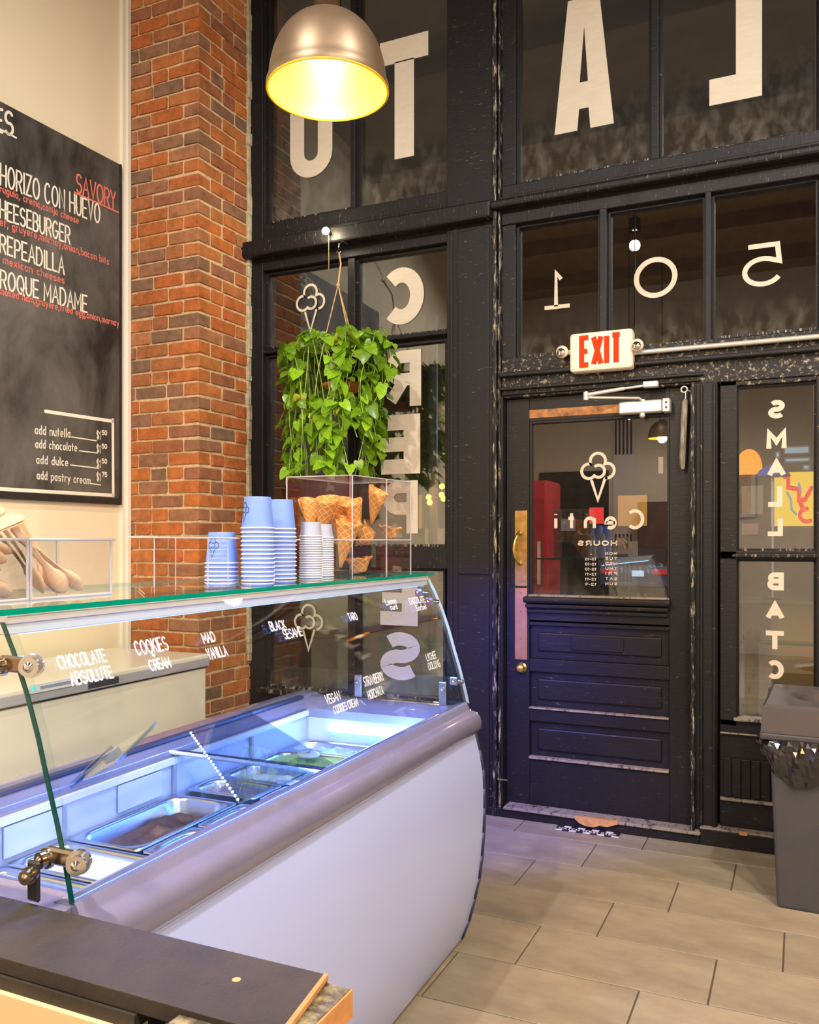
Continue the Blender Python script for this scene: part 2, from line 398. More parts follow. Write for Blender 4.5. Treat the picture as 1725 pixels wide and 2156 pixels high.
# ------------------------------------------------------------------ stroke lettering
def arc(cx, cy, rx, ry, a0, a1, n=14):
    return [(cx + rx * math.cos(R(a0 + (a1 - a0) * i / n)), cy + ry * math.sin(R(a0 + (a1 - a0) * i / n))) for i in range(n + 1)]
SS = arc(.5, .745, .46, .255, 35, 270, 14) + arc(.5, .255, .5, .255, 90, -145, 14)[1:]
G = {
 'A': (.8, [[(0, 0), (.5, 1), (1, 0)], [(.2, .36), (.8, .36)]]),
 'B': (.7, [[(0, 1), (.55, 1)] + arc(.55, .765, .38, .235, 90, -90)[1:] + [(0, .53)], [(.3, .53), (.55, .53)] + arc(.55, .265, .45, .265, 90, -90)[1:] + [(0, 0), (0, 1)]]),
 'C': (.8, [arc(.5, .5, .5, .5, 48, 312, 24)]),
 'D': (.8, [[(0, 0), (0, 1), (.4, 1)] + arc(.4, .5, .6, .5, 90, -90) + [(0, 0)]]),
 'E': (.65, [[(1, 1), (0, 1), (0, 0), (1, 0)], [(0, .5), (.85, .5)]]),
 'F': (.6, [[(1, 1), (0, 1), (0, 0)], [(0, .5), (.85, .5)]]),
 'G': (.8, [arc(.5, .5, .5, .5, 50, 340, 24) + [(1, .45), (.55, .45)]]),
 'H': (.75, [[(0, 0), (0, 1)], [(1, 0), (1, 1)], [(0, .5), (1, .5)]]),
 'I': (.08, [[(.5, 0), (.5, 1)]]),
 'J': (.6, [[(1, 1), (1, .3)] + arc(.5, .3, .5, .3, 0, -150)]),
 'K': (.7, [[(0, 0), (0, 1)], [(1, 1), (0, .42)], [(.3, .58), (1, 0)]]),
 'L': (.6, [[(0, 1), (0, 0), (1, 0)]]),
 'M': (.9, [[(0, 0), (0, 1), (.5, .3), (1, 1), (1, 0)]]),
 'N': (.75, [[(0, 0), (0, 1), (1, 0), (1, 1)]]),
 'O': (.85, [arc(.5, .5, .5, .5, 0, 360, 28)]),
 'P': (.7, [[(0, 0), (0, 1)], [(0, 1), (.55, 1)] + arc(.55, .73, .45, .27, 90, -90)[1:] + [(0, .46)]]),
 'Q': (.85, [arc(.5, .5, .5, .5, 0, 360, 28), [(.6, .3), (1.05, -.08)]]),
 'R': (.72, [[(0, 0), (0, 1)], [(0, 1), (.55, 1)] + arc(.55, .74, .43, .26, 90, -90)[1:] + [(0, .48)], [(.45, .48), (1, 0)]]),
 'S': (.7, [SS]),
 'T': (.7, [[(0, 1), (1, 1)], [(.5, 1), (.5, 0)]]),
 'U': (.75, [[(0, 1), (0, .4)] + arc(.5, .4, .5, .4, 180, 360) + [(1, 1)]]),
 'V': (.75, [[(0, 1), (.5, 0), (1, 1)]]),
 'W': (1.0, [[(0, 1), (.25, 0), (.5, .7), (.75, 0), (1, 1)]]),
 'X': (.7, [[(0, 0), (1, 1)], [(0, 1), (1, 0)]]),
 'Y': (.7, [[(0, 1), (.5, .5), (1, 1)], [(.5, .5), (.5, 0)]]),
 'Z': (.7, [[(0, 1), (1, 1), (0, 0), (1, 0)]]),
 '0': (.7, [arc(.5, .5, .5, .5, 0, 360, 28)]),
 '1': (.35, [[(0, .78), (.6, 1), (.6, 0)]]),
 '2': (.65, [arc(.5, .72, .47, .28, 160, -35) + [(0, 0), (1, 0)]]),
 '4': (.65, [[(.75, 0), (.75, 1), (0, .3), (1, .3)]]),
 '5': (.65, [[(.9, 1), (.1, 1), (.05, .56)] + arc(.5, .33, .5, .33, 110, -150, 18)]),
 '6': (.65, [arc(.5, .3, .48, .3, 0, 360, 20), arc(.75, .3, .73, .7, 180, 95, 8)]),
 '7': (.65, [[(0, 1), (1, 1), (.35, 0)]]),
 '9': (.65, [arc(.5, .7, .48, .3, 0, 360, 20), [(.98, .7), (.7, 0)]]),
 '$': (.6, [SS, [(.5, -.12), (.5, 1.12)]]),
 '-': (.4, [[(0, .45), (1, .45)]]), ',': (.1, [[(.8, .1), (0, -.2)]]), '.': (.05, [[(.4, 0), (.6, .03)]]), "'": (.1, [[(.6, 1), (.3, .75)]]),
 '_': (1.0, [[(0, -.05), (1, -.05)]]), '+': (.5, [[(.5, .2), (.5, .8)], [(0, .5), (1, .5)]]),
 'a': (.5, [arc(.45, .3, .45, .3, 0, 360, 16), [(.92, .6), (.92, 0)]]),
 'b': (.5, [[(0, 1), (0, 0)], arc(.5, .3, .5, .3, 0, 360, 16)]),
 'c': (.45, [arc(.5, .3, .5, .3, 50, 310, 14)]),
 'd': (.5, [arc(.45, .3, .45, .3, 0, 360, 16), [(.92, 1), (.92, 0)]]),
 'e': (.5, [[(.03, .3), (.97, .3)] + arc(.5, .3, .48, .3, 0, 305, 18)]),
 'f': (.35, [arc(.75, .8, .4, .2, 60, 180, 8) + [(.35, 0)], [(0, .58), (.8, .58)]]),
 'g': (.5, [arc(.45, .3, .45, .3, 0, 360, 16), [(.92, .6), (.92, -.1)] + arc(.45, -.12, .47, .2, 0, -150, 8)]),
 'h': (.48, [[(0, 1), (0, 0)], [(0, .3)] + arc(.5, .35, .5, .25, 180, 0, 10) + [(1, 0)]]),
 'i': (.08, [[(.5, .6), (.5, 0)], [(.5, .82), (.5, .88)]]),
 'j': (.2, [[(.8, .6), (.8, -.1)] + arc(.2, -.1, .6, .2, 0, -100, 6), [(.8, .82), (.8, .88)]]),
 'k': (.45, [[(0, 1), (0, 0)], [(.9, .6), (0, .25)], [(.3, .36), (1, 0)]]),
 'l': (.08, [[(.5, 1), (.5, 0)]]),
 'm': (.75, [[(0, .6), (0, 0)], [(0, .35)] + arc(.25, .38, .25, .22, 180, 0, 8) + [(.5, 0)], [(.5, .35)] + arc(.75, .38, .25, .22, 180, 0, 8) + [(1, 0)]]),
 'n': (.48, [[(0, .6), (0, 0)], [(0, .3)] + arc(.5, .35, .5, .25, 180, 0, 10) + [(1, 0)]]),
 'o': (.5, [arc(.5, .3, .5, .3, 0, 360, 18)]),
 'p': (.5, [[(0, .6), (0, -.32)], arc(.5, .3, .5, .3, 0, 360, 16)]),
 'r': (.35, [[(0, .6), (0, 0)], [(0, .3)] + arc(.6, .3, .6, .3, 180, 60, 8)]),
 's': (.42, [[(x, y * .6) for x, y in SS]]),
 't': (.35, [[(.4, .9), (.4, 0)], [(0, .6), (.9, .6)]]),
 'u': (.48, [[(0, .6), (0, .25)] + arc(.5, .25, .5, .25, 180, 360, 10) + [(1, .6)], [(1, .3), (1, 0)]]),
 'v': (.45, [[(0, .6), (.5, 0), (1, .6)]]),
 'x': (.45, [[(0, .6), (1, 0)], [(0, 0), (1, .6)]]),
 'y': (.48, [[(0, .6), (.5, .02)], [(1, .6), (.25, -.32)]]),
}
def layout(text, gap=.28, space=.5):
    """strokes of a text, cap height 1, and its width"""
    x = 0; out = []
    for ch in text:
        if ch == ' ': x += space; continue
        w, ps = G[ch]
        for p in ps: out.append([(x + px * w, py) for px, py in p])
        x += w + gap
    return out, x - gap
def ribbon(mb, path, w, fn, rnd=True, sh=0):
    """flat stroke of width w along path, mapped by fn(x, y) -> 3D"""
    P = [Vector(p) for p in path]; h = w / 2; n = len(P); v0_ = len(mb.v)
    try: _ribbon(mb, P, w, h, n, fn, rnd)
    finally:
        if sh: mb.v[v0_:] = [(x, y - sh, z) for x, y, z in mb.v[v0_:]]
def _ribbon(mb, P, w, h, n, fn, rnd):
    if n > 1:
        if rnd and (P[0] - P[-1]).length > 1e-4:
            for a, b in ((P[0], P[1]), (P[-1], P[-2])):      # rounded ends as half discs
                t0 = math.atan2(a.y - b.y, a.x - b.x)
                mb.add([fn(a.x + h * math.cos(t0 + k * PI / 6), a.y + h * math.sin(t0 + k * PI / 6)) for k in range(-3, 4)], [tuple(range(7))])
        closed = (P[0] - P[-1]).length < 1e-4 and n > 3
        L = []; Rr = []
        for i in range(n):
            a = P[i - 1] if i > 0 else (P[-2] if closed else None)
            b = P[i + 1] if i < n - 1 else (P[1] if closed else None)
            d1 = (P[i] - a).normalized() if a is not None else (b - P[i]).normalized()
            d2 = (b - P[i]).normalized() if b is not None else d1
            n1 = Vector((-d1.y, d1.x)); n2 = Vector((-d2.y, d2.x)); m = n1 + n2
            m = m.normalized() if m.length > 1e-4 else n1
            k = h / max(m.dot(n1), 0.5)
            L.append(P[i] + m * k); Rr.append(P[i] - m * k)
        vs = [fn(*p) for p in L] + [fn(*p) for p in Rr]
        mb.add(vs, [(i, i + 1, n + i + 1, n + i) for i in range(n - 1)])
def text_mesh(text, fn, width, height, sw, rnd=True, gap=.28, space=.5, jitter=0):
    """write text so it is width x height in the fn plane, starting at (0, 0)"""
    st, tw = layout(text, gap, space); sx = width / tw; mb = MB()
    for k, p in enumerate(st):
        jx, jy = random.uniform(-jitter, jitter), random.uniform(-jitter, jitter)
        ribbon(mb, [((x * sx) + jx * height, (y + jy) * height) for x, y in p], sw, fn, rnd, 0 if rnd else (k % 3) * .0003)
    return mb
def cone_logo(mb, fn, sw, cx=0, cy=0, s=1.0):
    """ice cream scoop outline with a swirl over a narrow V cone; unit width 1, height ~1.35 ; origin at cone tip"""
    def T(p): return [(cx + x * s, cy + y * s) for x, y in p]
    left = arc(-.25, .79, .20, .20, 85, 300, 14)
    top = arc(0, 1.06, .21, .21, 205, -25, 14)
    right = arc(.25, .79, .20, .20, 85, -95, 12)
    ribbon(mb, T([(-.17, .52), (0, 0), (.19, .56), right[-1]]), sw, fn)
    ribbon(mb, T(top + right), sw, fn)
    ribbon(mb, T([top[0]] + left + arc(.02, .78, .165, .165, 225, 480, 16)), sw, fn)

# ------------------------------------------------------------------ FLOOR
TY, TX = 0.312, 0.6035
floor = structure('floor')
MB().box(-3.6, 3.3, -3.05, 4.34, -0.12, -0.004).build('grout_bed', M['grout'], floor)
tile_me = MB().cbox(0, TX - .0055, 0, TY - .0055, -0.010, 0, 0.0009).mesh('tile', M['tile'])
row0 = 2.726
for r in range(-19, 5):
    y = row0 + r * TY
    x0 = -0.860 + (r % 3) * 0.2012 + 0.0
    x = x0 - 5 * TX
    while x < 3.25:
        xs, xe = max(x, -3.44), min(x + TX, 3.2); ye = min(y + TY, 4.19); ys = max(y, -3.0)
        if xe - xs > 0.03 and ye - ys > 0.02:
            o = bpy.data.objects.new('tile', tile_me); COL.objects.link(o); o.parent = floor
            o.location = (xs, ys, random.uniform(-.0004, .0004)); o.scale = ((xe - xs) / TX, (ye - ys) / TY, 1)
        x += TX

# ------------------------------------------------------------------ WALLS, CEILING
WY = R(-1.8)   # the left wall runs 1.8 degrees off the street front
wd = Vector((-math.sin(WY), math.cos(WY)))        # direction of the wall towards the street (x grows)
WP = Vector((-3.44, 3.72))
CEIL = 4.75
def wall_xy(s, off=0):     # s metres from the pier corner back towards the camera; off = out into the room
    p = WP - wd * s; n = Vector((wd.y, -wd.x))
    return p + n * off
def wbox(mb, s0, s1, z0, z1, o0, o1):
    c = [wall_xy(s0, o0), wall_xy(s1, o0), wall_xy(s1, o1), wall_xy(s0, o1)]
    vs = [(p.x, p.y, z0) for p in c] + [(p.x, p.y, z1) for p in c]
    return mb.add(vs, [(0, 3, 2, 1), (4, 5, 6, 7), (0, 1, 5, 4), (1, 2, 6, 5), (2, 3, 7, 6), (3, 0, 4, 7)])
wl = structure('wall_left')
wbox(MB(), -0.6, 6.9, -0.1, CEIL, -0.15, 0).build('plaster', M['cream'], wl)
tr = structure('trim_1')
wbox(MB(), 0.0, 0.022, 0, CEIL, 0, 0.03).build('corner_bead', M['trimwhite'], tr)
wbox(MB(), 0.022, 0.05, 0, CEIL, 0, 0.018).build('corner_strip', M['trimwhite'], tr)
st = structure('wall_right'); MB().box(3.2, 3.35, -3.05, 4.34, -0.1, CEIL).build('plaster', mat('grey_beige_wall', (0.50, 0.44, 0.36), 0.7), st)
st = structure('wall_back'); MB().box(-3.8, 3.35, -3.2, -3.05, -0.1, CEIL).build('plaster', mat('back_wall_paint', (0.78, 0.72, 0.64), 0.7), st)
MB().box(-3.30, -2.35, -3.05, -3.03, 0, 2.35).build('dark_doorway', M['dark'], st)
st = structure('ceiling')
cm = mat('dark_brown_ceiling', (0.30, 0.19, 0.09), 0.8, noise=0.3, nscale=4)
MB().box(-3.8, 3.35, -3.2, 4.34, CEIL, CEIL + 0.1).build('boards', cm, st)
for y in (-2.2, -0.9, 0.4, 1.7, 3.0):
    MB().box(-3.5, 3.2, y - .07, y + .07, CEIL - .16, CEIL).build('beam', cm, st)

# ------------------------------------------------------------------ BRICK PIER
PX0, PX1, PYF, PYB = -3.435, -2.945, 3.722, 4.20
pier = structure('wall_corner')
XR = lambda y: PX1 + (y - PYF) * 0.031
mb = MB(); g = 0.0085
mb.add([(PX0, PYF + g, 0), (PX1 - g, PYF + g, 0), (XR(PYB) - g, PYB + .1, 0), (PX0, PYB + .1, 0), (PX0, PYF + g, CEIL), (PX1 - g, PYF + g, CEIL), (XR(PYB) - g, PYB + .1, CEIL), (PX0, PYB + .1, CEIL)],
       [(0, 3, 2, 1), (4, 5, 6, 7), (0, 1, 5, 4), (1, 2, 6, 5), (2, 3, 7, 6), (3, 0, 4, 7)])
mb.build('mortar', M['mortar'], pier)
brick_me = []
for k in range(8):
    m_ = MB().cbox(0, 1, 0, 1, 0, 1, 0.035)
    vs = []
    for (x, y, z) in m_.v:
        vs.append((x + random.uniform(-.012, .008), y + random.uniform(-.008, .012), z + random.uniform(-.06, .06)))
    m_.v = vs; brick_me.append(m_.mesh('brick', M['brick']))
CH = 0.0752; nb = 0; high = MB()
ncourse = int(CEIL / CH) + 1
def brick(x, y, z, lx, ly, rot=0):
    global nb
    if z > 4.33:
        v, f = [], None
        a = MB().cbox(0, lx, 0, ly, 0, CH - .014, .004)
        cr, sr = math.cos(rot), math.sin(rot)
        high.add([(x + p[0] * cr - p[1] * sr, y + p[0] * sr + p[1] * cr, z + p[2]) for p in a.v], a.f); return
    o = bpy.data.objects.new('brick', brick_me[nb % 8]); COL.objects.link(o); o.parent = pier
    o.location = (x, y, z + random.uniform(-.0015, .0015)); o.scale = (lx, ly, CH - random.uniform(.0125, .0165)); o.rotation_euler = (0, 0, rot); nb += 1
J = 0.013
for c in range(ncourse):
    z = c * CH + J / 2
    if z + CH > CEIL: break
    long_front = (c % 2 == 0)
    bl = 0.203
    # corner brick shows on both faces
    cw, cd = (bl, 0.10) if long_front else (0.10, bl)
    if random.random() < .12: cw = cw * random.uniform(.85, 1.05)
    pr = random.uniform(-.002, .003)
    brick(PX1 - cw + pr, PYF - pr, z, cw, cd)
    x = PX1 - cw - J
    while x > PX0 + 0.02:
        l = bl * random.uniform(.93, 1.04)
        if random.random() < .13: l *= .5
        l = min(l, x - PX0)
        if x - l - PX0 < .03: l = x - PX0
        brick(x - l, PYF - random.uniform(-.001, .004), z, l, 0.06); x -= l + J
    y = PYF + cd + J
    while y < PYB - 0.02:
        l = bl * random.uniform(.93, 1.04)
        if random.random() < .13: l *= .5
        l = min(l, PYB - y)
        if PYB - y - l < .03: l = PYB - y
        # rotated so its face follows the side of the pier
        brick(XR(y) - 0.06 + random.uniform(-.001, .004), y, z, 0.06, l); y += l + J
high.build('brick_top_courses', M['brick'], pier, kind='stuff')
# ragged line of plaster where the brick meets the black front
rg = MB(); z = 0.7
while z < 4.6:
    hgt = random.uniform(.03, .12); w = random.uniform(.004, .014)
    rg.cbox(XR(PYB) - .012, XR(PYB) + w, 4.145, 4.178, z, z + hgt, .003); z += hgt
rg.build('ragged_plaster_bead', mat('ragged_plaster', (0.62, 0.55, 0.36), 0.9, noise=.4, nscale=30, bump=1), pier)

# ------------------------------------------------------------------ STREET FRONT
D = 4.18; DB = 4.32
XL, XRR = -2.93, 3.2
wf = structure('wall_front')
def member(name, x0, x1, z0, z1, y0=D, y1=DB, m='black', bev=0.004):
    return MB().box(x0, x1, y0, y1, z0, z1).build(name, M[m], wf, bevel=bev)
member('post', XL - .02, -2.845, 0, CEIL, D)
member('post', -1.69, -1.435, 0, CEIL, 4.165)
member('post_bead', -1.672, -1.655, 0.02, 3.0, 4.158, 4.17)
member('post_bead', -1.625, -1.455, 1.225, 3.0, 4.157, 4.17)
member('post_bead', -1.625, -1.455, 0.02, 1.215, 4.157, 4.17)
member('post_moulding', -1.432, -1.412, 0.0, CEIL, 4.145, 4.2, m='blackw')
member('post_moulding', -1.408, -1.395, 0.0, CEIL, 4.16, 4.2, m='blackw')
# big rail between upper lights and lower lights
member('rail', -2.845, -1.69, 2.965, 3.235, D, m='blackh')
member('rail', -1.395, XRR, 3.005, 3.205, D, m='blackh')
member('rail_moulding', -2.955, -1.43, 3.03, 3.12, 4.10, 4.2, m='blackh', bev=.012)
member('rail_moulding', -2.60, -1.69, 3.135, 3.15, 4.15, 4.2, m='blackh')
member('rail_moulding', -1.44, XRR, 3.075, 3.115, 4.115, 4.2, m='blackh', bev=.012)
member('rail_moulding', -1.395, XRR, 3.125, 3.14, 4.15, 4.2, m='blackh')
# base under the big left window
member('apron', -2.845, -1.69, 0.0, 0.53, D, m='black')
member('sill', -2.86, -1.69, 0.525, 0.55, 4.13, DB, m='blackw')
member('rail', -2.845, -1.69, 1.25, 1.365, D, m='blackh')
# over the door
member('rail', -1.395, XRR, 2.125, 2.325, D, m='blackworn')
member('rail_moulding', -1.40, XRR, 2.225, 2.247, 4.14, 4.2, m='blackh', bev=.006)
member('rail_moulding', -1.40, -0.415, 2.16, 2.175, 4.155, 4.2, m='blackh')
member('rail_moulding', -1.39, -0.43, 2.135, 2.147, 4.165, 4.2, m='blackh')
# door jambs
member('jamb', -1.40, -1.385, 0.05, 2.13, 4.17, DB)
member('jamb', -0.472, -0.355, 0.0, 2.13, D, m='black')
member('jamb_bead', -0.47, -0.452, 0.03, 2.13, 4.15, 4.2, m='blackw')
member('jamb_bead', -0.43, -0.418, 0.06, 2.12, 4.165, 4.2, m='blackh')
member('jamb_bead', -0.375, -0.362, 0.06, 2.12, 4.165, 4.2)
# sidelight surround and panelling below
member('stile', -0.345, -0.272, 0.55, 2.13, 4.19)
member('stile', 0.055, 0.14, 0.0, 2.13, 4.19)
member('rail', -0.345, 0.055, 2.105, 2.13, 4.19, m='blackworn')
member('rail', -0.345, 0.055, 1.312, 1.352, 4.19, m='blackh')
member('rail_moulding', -0.29, 0.06, 1.322, 1.338, 4.172, 4.2, m='blackw')
member('rail', -0.345, 0.055, 0.515, 0.58, 4.19)
member('sill', -0.285, 0.07, 0.578, 0.592, 4.165, 4.25, m='worn')
member('panel', -0.345, 0.055, 0.08, 0.515, 4.205)
member('ledge', -0.345, 0.055, 0.512, 0.520, 4.185, 4.25, m='worn')
for k in range(9):
    xx = -0.330 + k * 0.041
    member('slat', xx, xx + 0.033, 0.225, 0.40, 4.192, 4.21, bev=.002)
member('ledge', -0.345, 0.055, 0.208, 0.220, 4.178, 4.25, m='worn')
member('base_board', -0.43, XRR, 0.0, 0.075, 4.15, m='black')
member('ledge', -0.43, 0.14, 0.075, 0.083, 4.145, 4.25, m='worn')
member('chip', -0.258, -0.225, 0.071, 0.0845, 4.143, 4.16, m='oakpatch', bev=0)
# plain bay right of the frame
member('bay_panel', 0.14, XRR, 0.075, 2.125, 4.2)
member('bay_panel', 0.14, XRR, 2.325, 3.005, 4.2)
member('bay_panel', 0.14, XRR, 3.205, CEIL, 4.2)
# step under the door
member('step', -1.70, -0.43, 0.0, 0.045, 4.15, m='black')
member('threshold', -1.372, -0.425, 0.045, 0.060, 4.135, 4.24, m='worn', bev=.004)
ch = MB()
pts = [(-1.005, .047), (-.985, .030), (-.955, .020), (-.915, .019), (-.885, .030), (-.85, .029), (-.82, .040), (-.80, .048), (-.80, .0615), (-1.005, .0615)]
ch.prism(pts, 'y', 4.130, 4.149)
ch.build('chip', M['oakpatch'], wf)
for (x, z) in ((-1.40, 0.21),):
    MB().box(x - .004, x + .05, 4.14, 4.146, z - .02, z - .014).build('latch_strip', M['chrome'], wf)

def window(n, panes, frame_members, lab, pm='pane'):
    w = structure('window_%d' % n, label=lab)
    for (x0, x1, z0, z1) in panes:
        MB().box(x0 - .004, x1 + .004, 4.237, 4.243, z0 - .004, z1 + .004).build('pane', M[pm], w)
        s = .012
        fb = MB()
        fb.box(x0 - s, x0, 4.215, 4.26, z0 - s, z1 + s); fb.box(x1, x1 + s, 4.215, 4.26, z0 - s, z1 + s)
        fb.box(x0, x1, 4.215, 4.26, z1, z1 + s)
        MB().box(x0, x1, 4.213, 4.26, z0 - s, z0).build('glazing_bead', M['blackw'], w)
        fb.build('glazing_bead', M['black'], w)
    for (x0, x1, z0, z1, y0) in frame_members:
        MB().box(x0, x1, y0, DB, z0, z1).build('mullion', M['black'], w, bevel=.004)
    return w
ZT = 4.62
w1 = window(1, [(-2.826, -2.287, 3.255, ZT), (-2.236, -1.698, 3.245, ZT)], [(-2.276, -2.247, 3.235, CEIL, 4.19), (-2.845, -2.838, 3.235, CEIL, 4.19), (-2.845, -1.69, ZT + .012, CEIL, 4.19)], 'tall upper window with white block letters O and T')
w2 = window(2, [(-1.312, -0.667, 3.228, ZT), (-0.607, 0.05, 3.221, ZT)], [(-1.395, -1.324, 3.205, CEIL, 4.19), (-0.655, -0.619, 3.205, CEIL, 4.185), (0.062, 0.14, 3.205, CEIL, 4.19), (-1.32, .06, ZT + .012, CEIL, 4.19)], 'tall upper window with white block letters A and L')
w3 = window(3, [(-2.833, -2.305, 2.528, 2.948), (-2.236, -1.709, 2.519, 2.950)], [(-2.293, -2.248, 2.44, 2.965, 4.19), (-2.845, -1.69, 2.485, 2.507, 4.185)], 'small panes with ice cream emblem and letter C')
w4 = window(4, [(-2.833, -2.305, 1.38, 2.466), (-2.236, -1.72, 1.38, 2.455)], [(-2.293, -2.248, 1.36, 2.49, 4.19)], 'window with letters R E P behind the hanging plant')
w5 = window(5, [(-2.833, -2.305, 0.56, 1.236), (-2.236, -1.731, 0.56, 1.236)], [(-2.293, -2.248, 0.54, 1.25, 4.19)], 'low window with emblem and letters E S seen through the display case')
w6 = window(6, [(-1.312, -0.91, 2.342, 2.992), (-0.850, -0.422, 2.337, 2.992), (-0.371, 0.055, 2.345, 2.993)], [(-1.395, -1.324, 2.32, 3.01, 4.19), (-0.898, -0.862, 2.32, 3.01, 4.18), (-0.410, -0.383, 2.32, 3.01, 4.18), (0.067, 0.14, 2.32, 3.01, 4.19)], 'row of three panes over the door numbered 105')
w7 = window(7, [(-0.266, 0.045, 1.362, 2.097), (-0.266, 0.045, 0.590, 1.303)], [], 'narrow sidelight right of the door with a column of letters', 'paneclean')
YL = 4.2345
def pane_letter(win, ch, u0, u1, v0, v1, sw, rnd=False, name='letter', poly=None):
    """mirrored letter painted on the pane, its box given by the pixels it covers"""
    um, vm = (u0 + u1) / 2, (v0 + v1) / 2
    x0 = at(u0, vm, YL)[0]; x1 = at(u1, vm, YL)[0]; z1 = at(um, v0, YL)[2]; z0 = at(um, v1, YL)[2]
    w, h = x1 - x0, z1 - z0
    mb = MB()
    if poly:
        for pl in poly: mb.add([(x1 - px * w, YL, z0 + pz * h) for px, pz in pl], [tuple(range(len(pl)))])
    else:
        s = sw; hs = s / 2
        ext = hs / max(h - s, 1e-3)
        for k, p in enumerate(G[ch][1]):
            q = list(p)
            if ch in 'RPBLTE1AMIN' and not rnd:
                for e in (0, -1):
                    o_ = q[1] if e == 0 else q[-2]
                    if abs(q[e][0] - o_[0]) < 1e-6 and q[e][1] in (0, 1): q[e] = (q[e][0], q[e][1] + (ext if q[e][1] == 1 else -ext))
                    elif q[e][1] in (0, 1) and abs(q[e][1] - o_[1]) < 1e-6 and q[e][0] in (0, 1): q[e] = (q[e][0] + (hs / max(w - s, 1e-3)) * (1 if q[e][0] == 1 else -1), q[e][1])
            ribbon(mb, [(hs + px * (w - s), hs + pz * (h - s)) for px, pz in q], s, lambda a, b: (x1 - a, YL, z0 + b), rnd, k * .0004)
    return mb.build(name, M['letter'], win)
def box_poly(*rs): return [[(a, c), (b, c), (b, d), (a, d)] for a, b, c, d in rs]
# upper row
G['Oc'] = (.5, [arc(.5, .88, .5, .12, 0, 180, 12) + arc(.5, .12, .5, .12, 180, 360, 12) + [(1, .88)]])
pane_letter(w1, 'Oc', 611, 700, 60, 373, .095)
pane_letter(w1, 'T', 800, 902, 78, 332, .1, poly=box_poly((0, 1, .80, 1), (.29, .69, 0, .81)))
pane_letter(w2, 'A', 1168, 1293, -6, 272, .1, poly=[[(0, 0), (.39, 0), (.42, .16), (.43, .36), (.495, .78), (.495, 1), (.24, 1)], [(1, 0), (.61, 0), (.58, .16), (.57, .36), (.495, .78), (.495, 1), (.77, 1)],
            [(.42, .16), (.58, .16), (.57, .36), (.43, .36)]])
pane_letter(w2, 'L', 1494, 1605, -80, 212, .1, poly=box_poly((0, .49, 0, 1), (.49, 1, 0, .19)))
# CREPES
def fitbox(a, b): return a, b
pane_letter(w3, 'C', 799, 893, 563, 683, .082)
pane_letter(w4, 'R', 812, 887, 738, 856, .068)
pane_letter(w4, 'E', 803, 885, 873, 998, .1, poly=box_poly((0, .42, 0, 1), (.42, 1, .74, 1), (.42, 1, .38, .62), (.42, 1, 0, .25)))
pane_letter(w4, 'P', 806, 880, 1012, 1123, .068)
pane_letter(w5, 'E', 801, 880, 1205, 1317, .1, poly=box_poly((0, .42, 0, 1), (.42, 1, .76, 1), (.42, .95, .42, .62), (.42, 1, 0, .26)))
pane_letter(w5, 'S', 801, 887, 1331, 1432, .072)
def logo_on(win, u0, u1, v0, v1, sw, Y=YL):
    um = (u0 + u1) / 2; x0 = at(u0, v0, Y)[0]; x1 = at(u1, v0, Y)[0]; zb = at(um, v1, Y)[2]; zt = at(um, v0, Y)[2]
    s = (zt - zb - sw) / 1.27; cxx = (x0 + x1) / 2; mb = MB(); kx = (x1 - x0 - sw) / (.90 * s)
    cone_logo(mb, lambda a, b: (cxx - a * kx * -1, Y, zb + sw / 2 + b), sw, 0, 0, s)
    return mb.build('cone_emblem', M['letter'], win)
logo_on(w3, 623, 685, 597, 700, .014)
logo_on(w5, 619, 681, 1271, 1371, .014)
# 105
pane_letter(w6, '1', 1160, 1186, 570, 645, .020)
x0, _, z0 = at(1147, 650, YL); x1 = at(1200, 650, YL)[0]; z0 = at(1175, 650, YL)[2]
MB().box(x0, x1, YL, YL + .0005, z0, z0 + .02).build('letter', M['letter'], w6)
pane_letter(w6, '0', 1335, 1427, 541, 627, .024)
pane_letter(w6, '5', 1563, 1651, 512, 603, .022)
# S M A L L  B A T C
for ch, u0, u1, v0, v1 in [('S', 1618, 1654, 842, 881), ('M', 1614, 1657, 905, 944), ('A', 1615, 1656, 968, 1005), ('L', 1618, 1648, 1024, 1067), ('L', 1617, 1649, 1092, 1129),
                           ('B', 1616, 1651, 1205, 1243), ('A', 1612, 1653, 1268, 1306), ('T', 1613, 1651, 1328, 1367), ('C', 1612, 1651, 1390, 1430)]:
    pane_letter(w7, ch, u0, u1, v0, v1, .022)

# ------------------------------------------------------------------ DOOR
d1 = structure('door_1', label='black panelled entrance door with a large glass light')
Y0, Y1 = 4.225, 4.27
def dm(name, x0, x1, z0, z1, y0=Y0, y1=Y1, m='black', bev=.003):
    return MB().box(x0, x1, y0, y1, z0, z1).build(name, M[m], d1, bevel=bev)
dm('stile', -1.383, -1.262, .06, 2.123); dm('stile', -.574, -.474, .06, 2.123)
dm('rail', -1.262, -.574, 2.002, 2.123); dm('rail', -1.262, -.574, .985, 1.112)
dm('rail', -1.262, -.574, .735, .80); dm('rail', -1.262, -.574, .485, .555); dm('rail', -1.262, -.574, .06, .30)
dm('rail', -1.262, -.574, .97, 1.0)
for (z0, z1) in ((.80, .972), (.555, .737), (.30, .487)):
    dm('panel', -1.262, -.574, z0, z1, 4.248, 4.26)
    dm('panel_field', -1.222, -.612, z0 + .038, z1 - .038, 4.236, 4.256, bev=.008)
dm('panel_ledge', -1.262, -.576, .548, .556, 4.212, 4.25, m='worn'); dm('panel_ledge', -1.262, -.576, .296, .307, 4.208, 4.25, m='worn')
dm('mail_flap', -1.05, -.79, .853, .920, 4.228, 4.25, bev=.004)
